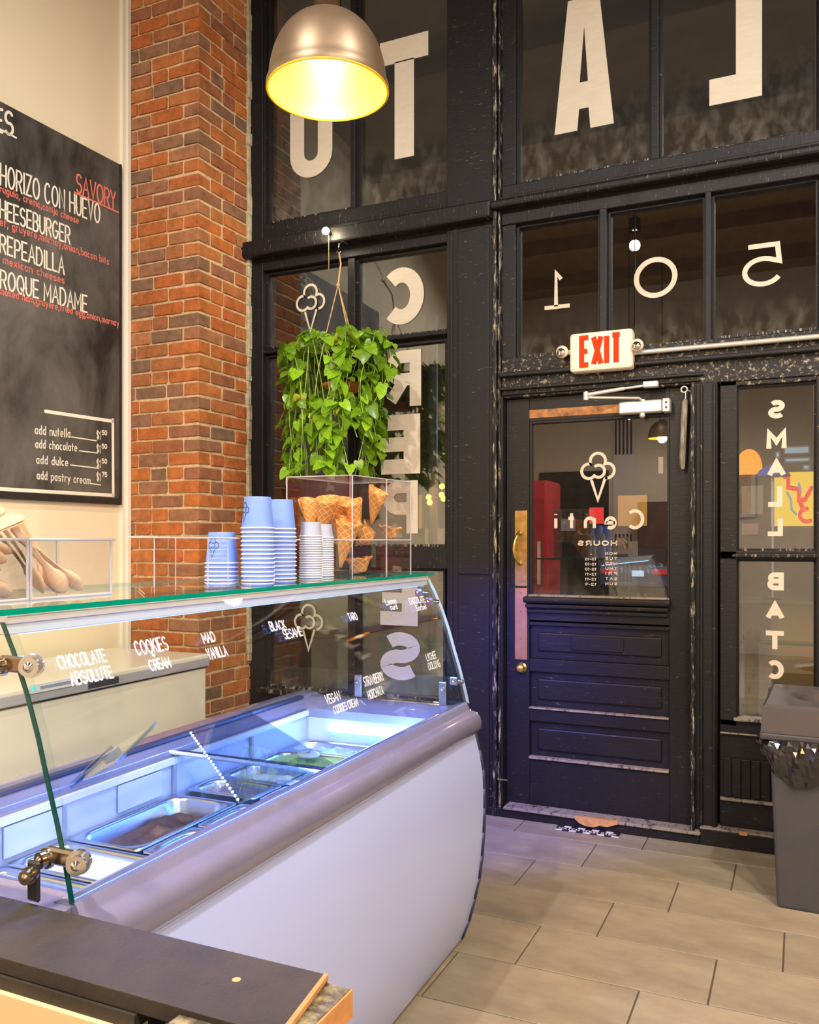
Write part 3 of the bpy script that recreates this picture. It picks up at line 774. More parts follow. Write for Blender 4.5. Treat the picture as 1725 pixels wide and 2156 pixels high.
dm('ledge_moulding', -1.285, -.565, 1.085, 1.118, 4.175, 4.24, bev=.012); dm('ledge_moulding', -1.275, -.575, 1.060, 1.080, 4.19, 4.24, bev=.006)
dm('ledge_moulding', -1.27, -.58, 1.035, 1.052, 4.205, 4.24, bev=.004)
dm('glass_sill', -1.262, -.574, 1.116, 1.126, 4.20, 4.25, m='worn')
MB().box(-1.262, -.574, 4.243, 4.249, 1.10, 2.01).build('pane', M['paneclean'], d1)
dm('glazing_bead', -1.262, -1.249, 1.12, 2.002, 4.228, 4.26); dm('glazing_bead', -.585, -.574, 1.12, 2.002, 4.228, 4.26); dm('glazing_bead', -1.262, -.574, 1.99, 2.004, 4.226, 4.26)
dm('scraped_strip', -1.262, -.575, 2.018, 2.062, 4.221, 4.23, m='copper')
dm('drip_mark', -1.35, -1.30, .2, .2005, 4.224, 4.23)
# brass push plate, pull handle, kick plate and knob
pl = dm('push_plate', -1.338, -1.272, 1.166, 1.553, 4.217, 4.226, m='brass')
for x, z in ((-1.325, 1.535), (-1.285, 1.535), (-1.325, 1.182), (-1.285, 1.182)):
    MB().cyl((x, 4.2165, z), (x, 4.2185, z), .005, 10).build('screw', M['brassdark'], pl)
hb = MB(); hx = -1.312
hb.tube([(hx + .004, 4.217, 1.438), (hx + .002, 4.195, 1.436), (hx - .004, 4.180, 1.42), (hx - .012, 4.172, 1.385), (hx - .014, 4.170, 1.355), (hx - .010, 4.173, 1.32), (hx - .002, 4.184, 1.292), (hx + .004, 4.2, 1.285), (hx + .006, 4.217, 1.284)], [.010, .008, .007, .008, .009, .008, .007, .008, .010], 10)
hb.ball((hx + .004, 4.212, 1.438), .013); hb.ball((hx + .006, 4.212, 1.284), .013)
hb.build('pull_handle', M['brass'], d1)
kp = dm('kick_plate', -1.338, -1.272, .792, 1.158, 4.219, 4.226, m='brassdark')
for z in (1.135, 1.04, .90, .805):
    MB().ball((-1.305, 4.218, z), .004, 8, 6).build('stud', M['brass'], kp)
dm('side_plate', -1.36, -1.342, 1.166, 1.553, 4.221, 4.226, m='black')
kb = MB().lathe([(.0001, -.045), (.014, -.044), (.021, -.036), (.024, -.028), (.020, -.018), (.012, -.012), (.014, -.004), (.026, -.002), (.027, 0)], (-1.302, 4.226, .752), 20, M=Matrix.Rotation(R(-90), 3, 'X'))
kb.build('door_knob', M['brass'], d1)
# closer
cl = thing('door_closer', 'silver door closer with folding arm on top of the black door', 'door closer', (-.72, 4.22, 2.03))
def rel(mb, o): mb.v = [(x - o.location.x, y - o.location.y, z - o.location.z) for x, y, z in mb.v]; return mb
YC = 4.16
a0 = at(1302, 858, YC); a1 = at(1394, 850, YC)
rel(MB().cbox(a0[0], a1[0], 4.165, 4.221, a0[2] - .030, a0[2] + .028, .006), cl).build('body', M['silver'], cl)
e_ = rel(MB().cbox(a1[0] + .002, a1[0] + .036, 4.155, 4.221, a0[2] - .034, a0[2] + .030, .004), cl).build('end_cap', M['silver'], cl)
for dz in (-.014, .010):
    rel(MB().cyl((a1[0] + .02, 4.152, a0[2] + dz), (a1[0] + .02, 4.157, a0[2] + dz), .006, 10), cl).build('screw', M['dark'], e_)
rel(MB().ball(at(1353, 874, 4.18), .014), cl).build('adjusting_valve', M['silver'], cl)
pA = at(1354, 845, 4.17); pB = at(1234, 837, 4.02); pC = at(1364, 811, 4.14)
rel(MB().cyl((pA[0], 4.17, a0[2] + .02), (pA[0], 4.17, pA[2] + .008), .012, 12), cl).build('spindle', M['silver'], cl)
rel(MB().tube([pA, at(1346, 838, 4.15), pB], .0065, 8), cl).build('arm', M['silver'], cl)
rel(MB().tube([(pB[0], pB[1], pB[2] + .012), at(1314, 818, 4.10)], .009, 8).tube([at(1314, 818, 4.10), pC], .006, 8), cl).build('arm', M['silver'], cl)
rel(MB().cyl((pB[0], pB[1], pB[2] - .012), (pB[0], pB[1], pB[2] + .026), .013, 12), cl).build('elbow', M['silver'], cl)
rel(MB().cbox(pC[0] - .02, pC[0] + .05, 4.12, 4.16, pC[2] - .012, pC[2] + .016, .004), cl).build('foot_bracket', M['silver'], cl)
# old spring tube hanging beside the door glass
sp = thing('door_baton', 'worn grey wooden baton hanging from a metal eye right of the door glass', 'baton', (at(1441, 985, 4.19)[0], 4.19, at(1441, 985, 4.19)[2]))
t0, t1 = at(1444, 840, 4.19), at(1438, 988, 4.19)
rel(MB().tube([t1, at(1437, 975, 4.19), at(1440, 900, 4.19), at(1443, 845, 4.19), t0], [.008, .014, .015, .014, .007], 10), sp).build('shaft', mat('weathered_wood', (0.33, 0.29, 0.22), 0.7, col2=(.12, .1, .08), nscale=25, stretch=(3, 3, .5), n2thr=(.4, .6)), sp)
eye = MB(); ec = at(1441, 820, 4.19)
eye.tube([(ec[0] + .014 * math.cos(k * PI / 6), 4.19, ec[2] + .014 * math.sin(k * PI / 6)) for k in range(13)], .004, 6).tube([(ec[0] + .006, 4.19, ec[2] - .012), t0], .003, 6)
eye.tube([(ec[0] + .012, 4.19, ec[2] - .004), (ec[0] + .06, 4.215, ec[2] - .02)], .005, 6)
rel(eye, sp).build('eye_hook', M['silver'], sp)

# lettering on the door glass
def glass_text(par, text, u0, u1, vb, cap, sw, gap=.28, rnd=True, Y=4.2425):
    """mirrored text on the door pane: u0..u1 horizontal pixel span, vb baseline row, cap height in metres"""
    x0 = at(u0, vb, Y)[0]; x1 = at(u1, vb, Y)[0]; z0 = at((u0 + u1) / 2, vb, Y)[2]
    mb = text_mesh(text, lambda a, b: (x1 - sw / 2 - a, Y - .0004, z0 + sw / 2 + b), (x1 - x0) - sw, cap - sw, sw, rnd, gap)
    return mb.build('lettering', M['letter'], par)
logo_on(d1, 1222, 1297, 951, 1056, .0145, 4.2415)
glass_text(d1, 'Centi', 1166, 1357, 1115, .098, .016, gap=.62, rnd=False)
glass_text(d1, 'HOURS', 1217, 1300, 1149, .026, .0065, gap=.45)
for k, (dname, hrs) in enumerate([('MON', '-'), ('TUE', '12-10'), ('WED', '12-10'), ("THU", '12-10'), ('FRI', '12-11'), ('SAT', '12-11'), ('SUN', '12-9')]):
    vb = 1168.5 + k * 10.6
    glass_text(d1, dname, 1275, 1300, vb, .015, .003, gap=.6)
    glass_text(d1, hrs, 1232 if k else 1243, 1256 if k else 1247, vb + 1, .014, .0028, gap=.3)

# EXIT sign
ex = thing('exit_sign', 'cream exit sign with glowing red letters and two lamp heads over the door', 'exit sign', (-.86, 4.14, 2.20))
xa, xb = at(1199, 740, 4.10)[0], at(1332, 730, 4.10)[0]; za, zb = at(1265, 779, 4.10)[2], at(1265, 696, 4.10)[2]
rel(MB().box(xa, xb, 4.10, 4.175, za, zb), ex).build('housing', M['signwhite'], ex, bevel=.016)
z0, z1 = at(1265, 771, 4.10)[2], at(1265, 703, 4.10)[2]; x0, x1 = at(1220, 740, 4.10)[0], at(1311, 732, 4.10)[0]
mb = text_mesh('EXIT', lambda a, b: (x0 + .012 + a, 4.0985, z0 + .012 + b), x1 - x0 - .024, z1 - z0 - .024, .025, False, gap=.5)
rel(mb, ex).build('lettering', M['exitred'], ex)
for u, v in ((1184, 741), (1342, 727)):
    c = at(u, v, 4.11); s = MB().ball(c, .030, 16, 10)
    s.cyl((c[0], 4.13, c[2]), (c[0] + (.035 if u < 1250 else -.035), 4.14, c[2]), .012, 10)
    h = rel(s, ex).build('lamp_head', M['signwhite'], ex)
    c2 = (c[0], 4.083, c[2] - .006)
    rel(MB().lathe([(.0001, -.006), (.012, -.004), (.019, 0), (.021, .004)], c2, 16, M=Matrix.Rotation(R(-90), 3, 'X')), ex).build('lens', M['chrome'], h)
rel(MB().ball(at(1222, 781, 4.12), .004, 8, 6), ex).build('test_light', M['exitred'], ex)
p0, p1 = at(1335, 743, 4.15), at(1725, 718, 4.15)
tag(MB().cyl((p0[0], 4.15, p0[2]), (XRR, 4.15, p0[2] - .004), .0115, 14).build('conduit_pipe', M['pipe']), 'thin grey conduit running right from the exit sign', 'pipe')

# floor tape
tp = thing('floor_tape', 'black and white checkered warning tape on the floor before the door', 'tape', (-.83, 4.085, 0.001))
f0, f1, f2 = atz(1168, 1747, .001), atz(1302, 1765, .001), atz(1303, 1757, .001)
ln = Vector((f1[0] - f0[0], f1[1] - f0[1])); L_ = ln.length; an = math.atan2(ln.y, ln.x); tp.location = (f0[0], f0[1], .001); tp.rotation_euler = (0, 0, an)
tw = .075
MB().box(0, L_, 0, tw, 0, .0006).build('strip', M['dark'], tp)
wm = mat('white_tape_print', (.85, .82, .70), .5)
for k in range(5):
    MB().box(k * L_ / 4.5, min(k * L_ / 4.5 + L_ / 9, L_), 0, tw * .28, .0006, .0009).build('white_check', wm, tp)
    if k < 4: MB().box(k * L_ / 4.5 + L_ / 9, min((k + 1) * L_ / 4.5, L_), tw * .70, tw, .0006, .0009).build('white_check', wm, tp)
text_mesh('WATCH YOUR STEP', lambda a, b: (.012 + a, .024 + b, .0009), L_ - .03, .024, .005, True, gap=.3).build('lettering', wm, tp)

# ------------------------------------------------------------------ CHALKBOARD
def wproj(u, v, off=0.0):
    """pixel -> point on the left wall plane, returns (s, z)"""
    n = Vector((wd.y, -wd.x)); r = ray(u, v); p0 = wall_xy(0, off)
    t = (p0.x * n.x + p0.y * n.y) / (r.x * n.x + r.y * n.y)
    P = Vector((r.x * t, r.y * t)); return (p0 - P).dot(wd), HC + r.z * t
bs1, bz0 = wproj(256, 1063, .03); _, bz1 = wproj(257.5, 348, .03)
bs0 = 2.2
cb = thing('chalkboard', 'tall black chalkboard menu of savory crepes on the cream wall', 'chalkboard', (*wall_xy(bs1), bz0))
def relc(mb): return rel(mb, cb)
relc(wbox(MB(), bs1, bs0, bz0, bz1, 0.002, .026)).build('slate', M['chalk'], cb)
relc(wbox(MB(), bs1, bs0, bz0, bz0 + .035, .026, .034)).build('frame', M['boardframe'], cb, bevel=.003)
relc(wbox(MB(), bs1, bs1 + .012, bz0, bz1, .026, .032)).build('frame', M['boardframe'], cb)
OFF = .0275
def wfn(s0, z0, ds, dz):
    # local x runs along the wall towards the street, y is up, baseline drifts by dz over ds
    def fn(a, b):
        p = wall_xy(s0 - a, OFF); return (p.x, p.y, z0 + b + dz * (a / ds if ds else 0))
    return fn
def board_text(prefix, vis, uL, vL, uR, vR, caph_px, m='chalkwhite', sw=.011, gap=.28, space=.55):
    s0, z0 = wproj(uL, vL, OFF); s1, z1 = wproj(uR, vR, OFF)
    _, zt = wproj(uL, vL - caph_px, OFF); cap = zt - z0
    st, tw = layout(vis, gap, space); sx = (s0 - s1) / tw; mb = MB(); fn = wfn(s0, z0, s0 - s1, z1 - z0)
    if prefix:
        ps, pw = layout(prefix, gap, space); st = st + [[(x - pw - gap, y) for x, y in p] for p in ps]
    for p in st:
        jy = random.uniform(-.02, .02)
        ribbon(mb, [(x * sx, (y + jy) * cap) for x, y in p], sw, fn)
    relc(mb).build('chalk_lettering', M[m], cb)
def board_line(u0, v0, u1, v1, w, m='chalkwhite'):
    s0, z0 = wproj(u0, v0, OFF); s1, z1 = wproj(u1, v1, OFF); mb = MB(); fn = wfn(s0, z0, 1, 0)
    ribbon(mb, [(0, 0), (s0 - s1, z1 - z0)], w, fn); relc(mb).build('chalk_rule', M[m], cb)
board_text('CREPE', 'S', 11, 280, 27, 284, 47, sw=.014)
board_line(-30, 256, 34, 290, .010)
board_text('', 'SAVORY', 161, 403, 243, 441, 38, 'chalkred', .010, gap=.22)
board_line(157, 405, 249, 447, .009, 'chalkred')
board_text('C', 'HORIZO CON HUEVO', 1, 389, 210, 470, 44, sw=.0095)
board_text('a', 'rugula, crema,cotija cheese', 0, 403, 165, 471, 15, 'chalkred', .0055)
board_text('C', 'HEESEBURGER', 0, 458, 147, 513, 38, sw=.0095)
board_text('be', 'ef, gruyere,mornay,onion,bacon bits', 0, 474, 229, 557, 16, 'chalkred', .0055)
board_text('C', 'REPEADILLA', 0, 531, 135, 577, 38, sw=.0095)
board_text('', 'mexican cheeses', 7, 554, 135, 597, 16, 'chalkred', .0055)
board_text('C', 'ROQUE MADAME', 1, 606, 183, 657, 38, sw=.0095)
board_text('s', 'moked ham,gruyere,fried egg,onion,mornay', 0, 619, 250, 687, 15, 'chalkred', .0055)
board_line(96, 866, 238, 887, .018); board_line(237.5, 884, 238.5, 1044, .018); board_line(238, 1043, -60, 1026, .018)
board_text('', 'add nutella', 74, 913, 148, 921, 18, sw=.0055); board_line(151, 920, 203, 928, .006)
board_text('', 'add chocolate', 75, 942, 162, 950, 17, sw=.0055); board_line(167, 949, 206, 954, .006)
board_text('', 'add dulce', 77, 975, 143, 981, 17, sw=.0055); board_line(149, 979, 208, 986, .006)
board_text('', 'add pastry cream', 78, 1008, 190, 1019, 17, sw=.0055); board_line(190, 1018, 212, 1021, .006)
for v, c in ((923, '50'), (952, '50'), (983, '50'), (1011, '75')):
    board_text('', '$1', 204, v, 212, v + 2, 16, sw=.005, gap=.3); board_text('', c, 215, v - 8, 225, v - 7, 9, sw=.005, gap=.3)

# ------------------------------------------------------------------ CHEST FREEZER
fz = thing('chest_freezer', 'white chest freezer with grey lid edge against the cream wall', 'freezer', (-3.10, 2.3, 0))
fx0, fx1, fy0, fy1, fzt = -3.385, -2.755, 1.15, 3.56, .822
def fzb(mb): return rel(mb, fz)
fzb(MB().box(fx0, fx1 - .012, fy0, fy1, .06, fzt - .065)).build('cabinet', M['freezer'], fz, bevel=.012)
fzb(MB().box(fx0 + .03, fx1 - .05, fy0 + .03, fy1 - .03, .0, .06)).build('plinth', M['dark'], fz)
fzb(MB().box(fx0, fx1, fy0, fy1 + .005, fzt - .045, fzt)).build('lid', M['freezer'], fz, bevel=.008)
fzb(MB().box(fx0, fx1 + .002, fy0, fy1 + .006, fzt - .062, fzt - .018)).build('lid_edge', M['freezergrey'], fz, bevel=.004)
fzb(MB().box(fx0, fx1 - .008, fy0, fy1, fzt - .069, fzt - .061)).build('seal', M['dark'], fz)
def fpx(u, v):
    r = ray(u, v); t = (fx1 + .004) / r.x; return (fx1 + .004, r.y * t, HC + r.z * t)
q0, q1 = fpx(60, 1452), fpx(172, 1428)
pn = fzb(MB().box(fx1 - .002, fx1 + .006, q0[1], q1[1], q0[2] - .020, q0[2] + .016)).build('control_panel', M['alu'], fz, bevel=.002)
g0 = fpx(70, 1449); fzb(MB().ball(g0, .008, 10, 8)).build('power_light', emis('green_light', (0.0, 1.0, .35), 3), pn)
s0_, s1_ = fpx(84, 1448), fpx(148, 1434)
fzb(MB().box(fx1 + .003, fx1 + .007, s0_[1], s1_[1], s0_[2] - .006, s0_[2] + .006)).build('display_strip', mat('blue_grey_strip', (.30, .36, .46), .3), pn)
k0 = fpx(165, 1432); fzb(MB().cyl((fx1 + .003, k0[1], k0[2]), (fx1 + .012, k0[1], k0[2]), .009, 14)).build('key_lock', M['dark'], pn)
lv = MB()
v0_, v1_ = fpx(186, 1420)[1], fpx(250, 1412)[1]
for k in range(5): lv.box(fx1 - .002, fx1 + .005, v0_, v1_, fzt - .052 + k * .006, fzt - .049 + k * .006)
fzb(lv).build('vent_louvres', M['dark'], fz)

# ------------------------------------------------------------------ DISPLAY CASE (own frame: x = p across, y = q along)
CA = R(1.05)
Q0, Q1 = 1.0, 2.80
dc = thing('gelato_display_case', 'long white gelato display case with curved glass front and blue lighting', 'display case', (0, 0, 0), CA)
front = [(-.975, .752), (-.955, .68), (-.943, .613), (-.939, .55), (-.939, .483), (-.942, .40), (-.948, .319), (-.958, .24), (-.974, .168), (-.994, .09), (-1.020, .022)]
PB = -1.69
bodyp = front + [(-1.03, .012), (PB, .012), (PB, .752)]
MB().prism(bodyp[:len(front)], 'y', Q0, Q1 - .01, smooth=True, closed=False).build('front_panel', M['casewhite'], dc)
cabp = [(p - .012, z) for p, z in front] + [(PB, .02), (PB, .40), (-1.0, .40)]
bk = MB().box(PB, -1.06, Q0, Q1 - .02, .04, .42)
bk.box(PB, PB + .02, Q0, Q1 - .01, .04, .78)
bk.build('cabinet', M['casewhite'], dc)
endp = [(p + .006, z) for p, z in front]
ep = MB()
for a, b in zip(endp, endp[1:]):
    ep.add([(a[0], Q1 - .012, a[1]), (b[0], Q1 - .012, b[1]), (b[0] - .02, Q1 - .012, b[1]), (a[0] - .02, Q1 - .012, a[1]),
            (a[0], Q1 + .004, a[1]), (b[0], Q1 + .004, b[1]), (b[0] - .02, Q1 + .004, b[1]), (a[0] - .02, Q1 + .004, a[1])],
           [(0, 1, 2, 3), (4, 7, 6, 5), (0, 4, 5, 1), (1, 5, 6, 2), (2, 6, 7, 3), (3, 7, 4, 0)], True)
ep.build('end_trim', M['darkseal'], dc)
endprof = [(p - .006, z) for p, z in front] + [(PB, .022), (PB, .752)]
for q in (Q0, Q1 - .012):
    MB().prism(endprof, 'y', q, q + .010).build('end_panel', M['casewhite'], dc)
# skirt below
MB().box(-1.6, -1.06, Q0 + .05, Q1 - .06, 0, .03).build('plinth', M['dark'], dc)
# rim: front rail with two rolls
roll = [(-1.045, .795), (-1.045, .822), (-1.035, .834), (-1.018, .842), (-1.000, .842), (-.990, .835), (-.984, .822), (-.975, .816), (-.958, .812), (-.946, .800), (-.940, .783), (-.941, .765), (-.948, .750), (-.960, .742), (-.985, .742)]
MB().prism(roll, 'y', Q0, Q1 - .03, smooth=True).prism([(-1.045, .742), (-.985, .742), (-1.045, .795)], 'y', Q0, Q1 - .03).build('front_rail', M['mauve'], dc)
cr = MB(); n = 6
rings = []
for k in range(n + 1):
    a = R(90 * k / n); rr = .03
    rings.append([(-.97 - .0 + (p + .97) - rr * (1 - math.cos(a)) * (1 if p > -1.0 else 0), Q1 - .03 + rr * math.sin(a), z - .006 * (1 - math.cos(a))) for p, z in roll])
for r0, r1 in zip(rings, rings[1:]):
    m_ = len(roll); cr.add(r0 + r1, [(i, (i + 1) % m_, (i + 1) % m_ + m_, i + m_) for i in range(m_)], True)
cr.add(rings[-1], [tuple(range(len(roll)))])
cr.build('corner_cap', M['mauve'], dc)
# rear and end rims
backroll = [(-1.69, .775), (-1.692, .815), (-1.68, .832), (-1.655, .838), (-1.60, .835), (-1.58, .826), (-1.57, .812), (-1.56, .80), (-1.56, .77)]
MB().prism(backroll, 'y', Q0, Q1 - .002, smooth=True).build('rear_rail', M['mauve'], dc)
endroll = [(2.66, .77), (2.66, .80), (2.672, .812), (2.70, .826), (2.76, .832), (2.785, .828), (2.80, .812), (2.80, .775)]
MB().prism(endroll, 'x', -1.66, -1.0, smooth=True).build('end_rail', M['mauve'], dc)
MB().prism([(2.0 + 1.8 - a - .04, z) for a, z in endroll], 'x', -1.66, -1.0, smooth=True).build('end_rail', M['mauve'], dc)
# wire channels under rail, seen as dark lines
MB().box(-1.562, -1.548, Q0 + .1, 2.66, .775, .792).build('sliding_track', M['alu'], dc)
MB().box(-1.60, -1.58, Q0 + .1, 2.68, .832, .840).build('seal_strip', M['darkseal'], dc)
# well
WELL = (-1.56, -1.055, 1.10, 2.66)
wl_ = MB(); x0, x1, y0, y1 = WELL; zf, zt = .48, .80
wl_.add([(x0, y0, zf), (x1, y0, zf), (x1, y1, zf), (x0, y1, zf), (x0, y0, zt), (x1, y0, zt), (x1, y1, zt), (x0, y1, zt)],
        [(0, 1, 2, 3), (0, 4, 5, 1), (1, 5, 6, 2), (2, 6, 7, 3), (3, 7, 4, 0)])
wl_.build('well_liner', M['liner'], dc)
for q in (1.53, 1.93, 2.31):
    MB().box(-1.556, -1.549, q - .006, q + .006, .69, .776).build('wall_bracket', M['freezergrey'], dc)
for q in (1.36, 1.71):
    MB().box(-1.556, -1.552, q, q + .17, .70, .77).build('label_card', M['liner'], dc, bevel=.002)
# curved front glass
gp = [(-1.141, 1.262), (-1.116, 1.215), (-1.087, 1.150), (-1.064, 1.085), (-1.043, 1.014), (-1.025, .957), (-1.008, .895), (-.996, .845), (-.994, .835)]
gmb = MB(); T_ = .010
outer = gp; inner = [(p - T_, z) for p, z in gp]
gmb.prism(outer, 'y', Q0, Q1, smooth=True, closed=False).prism(inner, 'y', Q0, Q1, smooth=True, closed=False)
gmb.build('front_glass', M['caseglass'], dc)
for q, em in ((Q0, 'darkedge'), (Q1, 'clearedge')):
    eg = MB()
    for (a, b, c, e) in zip(outer, outer[1:], inner, inner[1:]):
        eg.add([(a[0], q, a[1]), (b[0], q, b[1]), (e[0], q, e[1]), (c[0], q, c[1]), (a[0], q + .0015, a[1]), (b[0], q + .0015, b[1]), (e[0], q + .0015, e[1]), (c[0], q + .0015, c[1])],
               [(0, 1, 2, 3), (4, 7, 6, 5), (0, 4, 5, 1), (2, 6, 7, 3)])
    eg.build('glass_edge', M[em], dc)
# side glass panes
for q in (Q0 + .03, Q1 - .035):
    sg = [(p - .02, z) for p, z in gp] + [(-1.60, .845), (-1.60, 1.255)]
    MB().prism(sg, 'y', q, q + .005).build('side_glass', M['caseglass'], dc)
# top shelf glass with green edges and the rail under it
SH = (-1.60, -1.136, Q0 - .015, Q1 + .03, 1.273, 1.283)
x0, x1, y0, y1, z0, z1 = SH
MB().add([(x0, y0, z0), (x1, y0, z0), (x1, y1, z0), (x0, y1, z0), (x0, y0, z1), (x1, y0, z1), (x1, y1, z1), (x0, y1, z1)], [(0, 3, 2, 1), (4, 5, 6, 7)]).build('top_glass', M['caseglass'], dc)
MB().box(x1 - .001, x1 + .0008, y0, y1, z0, z1).box(x0 - .0008, x0 + .001, y0, y1, z0, z1).box(x0, x1, y0 - .0008, y0 + .001, z0, z1).box(x0, x1, y1 - .001, y1 + .0008, z0, z1).build('shelf_edge', M['glassedge'], dc)
MB().box(-1.185, -1.145, Q0 + .01, Q1, 1.258, 1.2725).box(-1.185, -1.150, Q0 + .01, Q1, 1.240, 1.2575).build('shelf_rail', M['alu'], dc, bevel=.002)
# lights: the tube at the far wall of the well, strip under the shelf rail, tube along the front of the well
BLUE = (0.07, 0.24, 1.0)
M['tube'] = emis('blue_white_tube', (0.40, 0.66, 1.0), 7)
M['ledstrip'] = emis('led_strip', (0.35, 0.55, 1.0), 3)
MB().cyl((-1.46, 2.645, .742), (-1.12, 2.645, .742), .0125, 12).build('tube_light', M['tube'], dc)
MB().box(-1.178, -1.162, Q0 + .05, Q1 - .05, 1.2375, 1.2398).build('led_strip', M['ledstrip'], dc)
def case_light(name, p, q, z, power, sx, sy, rot):
    l = lamp(name, 'AREA', (0, 0, 0), power, (0.03, 0.07, 1.0) if 'end' in name else BLUE, sx, rot, sy); l.parent = dc; l.location = (p, q, z)
    if 'end' in name: l.data.spread = R(80)
    return l
case_light('case_tube_light', -1.30, 2.63, .742, 3, .34, .03, (R(-75), 0, 0))
case_light('case_shelf_light', -1.17, 1.9, 1.236, 14, .02, 1.7, (0, R(-12), 0))
case_light('case_front_light', -1.062, 1.9, .775, 3, .02, 1.5, (0, R(70), 0))
el = lamp('added_blue_spot', 'SPOT', (0, 0, 0), 190, (0.03, 0.07, 1.0), .02, (R(56), 0, R(4)), spot=(78, 1.0)); el.parent = dc; el.location = (-1.33, 2.862, 1.258)  # added spot throwing blue onto the street front, not a known case lamp
MB().cyl((-1.33, 2.855, 1.262), (-1.33, 2.855, 1.271), .016, 14).build('added_spot_housing', M['dark'], dc)  # housing made up for the added blue spot
# cross bars and lid frames over the well
def fr(*pts, r=.006): return MB().tube(pts, r, 8)
fr((-1.58, 1.93, .806), (-1.06, 1.93, .80)).build('cross_bar', M['alu'], dc)
MB().box(-1.56, -1.05, 1.945, 1.965, .795, .805).build('cross_bar', M['darkseal'], dc)
MB().box(-1.33, -1.05, 2.105, 2.117, .70, .712).build('cross_bar', M['alu'], dc)
# fittings
def plate_fit(p, q, z, side=True, rot=0):
    b = MB().cbox(p - .018, p + .018, q - .004, q + .004, z - .018, z + .018, .003).build('glass_clamp', M['bronze'], dc)
    return b
def knob_fit(p, q, z, par, dirv=(0, -1, 0), r=.013, L=.022, m='bronze'):
    d = Vector(dirv); a = Vector((p, q, z)); k = MB()
    k.cyl(a, a + d * L * .3, r * 1.25, 16); k.cyl(a + d * L * .3, a + d * L * .8, r, 16); k.cyl(a + d * L * .8, a + d * L, r * .55, 12, r * .2)
    return k.build('clamp_knob', M[m], par)
for (z, p) in ((1.197, -1.108), (.905, -1.011)):
    b = MB().cbox(p - .040, p + .034, Q0 - .006, Q0 + .008, z - .013, z + .013, .004).build('glass_clamp', M['bronze'], dc)
    knob_fit(p + .028, Q0 + .0, z, b, (.5, -.85, 0), .015, .028, 'chrome'); knob_fit(p - .034, Q0, z - .004, b, (-.2, -1, 0), .013, .022)
b = MB().cbox(-1.062, -1.036, Q0 - .03, Q0 - .022, .842, .905, .004).build('glass_clamp', M['dark'], dc)
knob_fit(-1.05, Q0 - .03, .885, b, (0.2, -1, 0), .011, .02)
for (p, z, h) in ((-1.075, .85, .06), (-1.40, .855, .06)):
    b = MB().cbox(p - .014, p + .014, Q1 - .048, Q1 - .042, z - .02, z + h, .003).build('glass_clamp', M['steel'], dc)
    knob_fit(p, Q1 - .048, z + h * .55, b, (0, -1, 0), .009, .012, 'chrome')
for (p, z) in ((-1.035, .915), (-1.125, 1.185), (-1.165, 1.215)):
    b = MB().cbox(p - .014, p + .014, Q1 - .046, Q1 - .040, z - .014, z + .014, .003).build('glass_clamp', M['steel'], dc)
    knob_fit(p, Q1 - .046, z, b, (0, -1, 0), .009, .012, 'chrome'); knob_fit(p + .018, Q1 - .04, z, b, (1, 0, 0), .007, .02)
# flavour names written on the glass
GZ = [z for _, z in gp][::-1]; GPp = [p for p, _ in gp][::-1]
def gp_at(z):
    if z <= GZ[0]: return GPp[0]
    for i in range(len(GZ) - 1):
        if z <= GZ[i + 1]:
            t = (z - GZ[i]) / (GZ[i + 1] - GZ[i]); return GPp[i] + t * (GPp[i + 1] - GPp[i])
    return GPp[-1]
M['glassink'] = mat('white_glass_marker', (0.85, 0.88, 0.95), 0.7)
def case_text(text, q0, q1, z, cap, sw=.0032, gap=.25):
    mb = text_mesh(text, lambda a, b: (gp_at(z + b) + .0012, q0 + a, z + b), q1 - q0, cap, sw, True, gap, jitter=.03)
    mb.build('flavour_lettering', M['glassink'], dc)
for a in [('CHOCOLATE', 1.075, 1.182, 1.180, .020), ('ABSOLUTE', 1.089, 1.185, 1.152, .019), ('COOKIES', 1.262, 1.350, 1.181, .024), ('+', 1.30, 1.306, 1.172, .007), ('CREAM', 1.284, 1.340, 1.150, .018),
          ('MAD', 1.462, 1.503, 1.182, .018), ('VANILLA', 1.460, 1.525, 1.150, .019), ('BLACK', 1.719, 1.783, 1.183, .019), ('SESAME', 1.762, 1.845, 1.160, .020), ('TARO', 2.108, 2.158, 1.174, .019),
          ('Lemon', 2.371, 2.448, 1.200, .017), ('curd', 2.39, 2.44, 1.184, .015), ('CHOCOLATE', 2.545, 2.672, 1.190, .019), ('Sorbet', 2.575, 2.662, 1.168, .017), ('LYCHEE', 2.535, 2.615, 1.012, .021),
          ('OOLONG', 2.531, 2.628, .984, .021), ('STRAWBERRY', 2.083, 2.204, 1.000, .023), ('HORCHATA', 2.087, 2.180, .966, .021), ('VEGAN', 1.865, 1.938, .990, .021), ('COOKIES CREAM', 1.89, 2.02, .962, .018)]:
    case_text(*a)

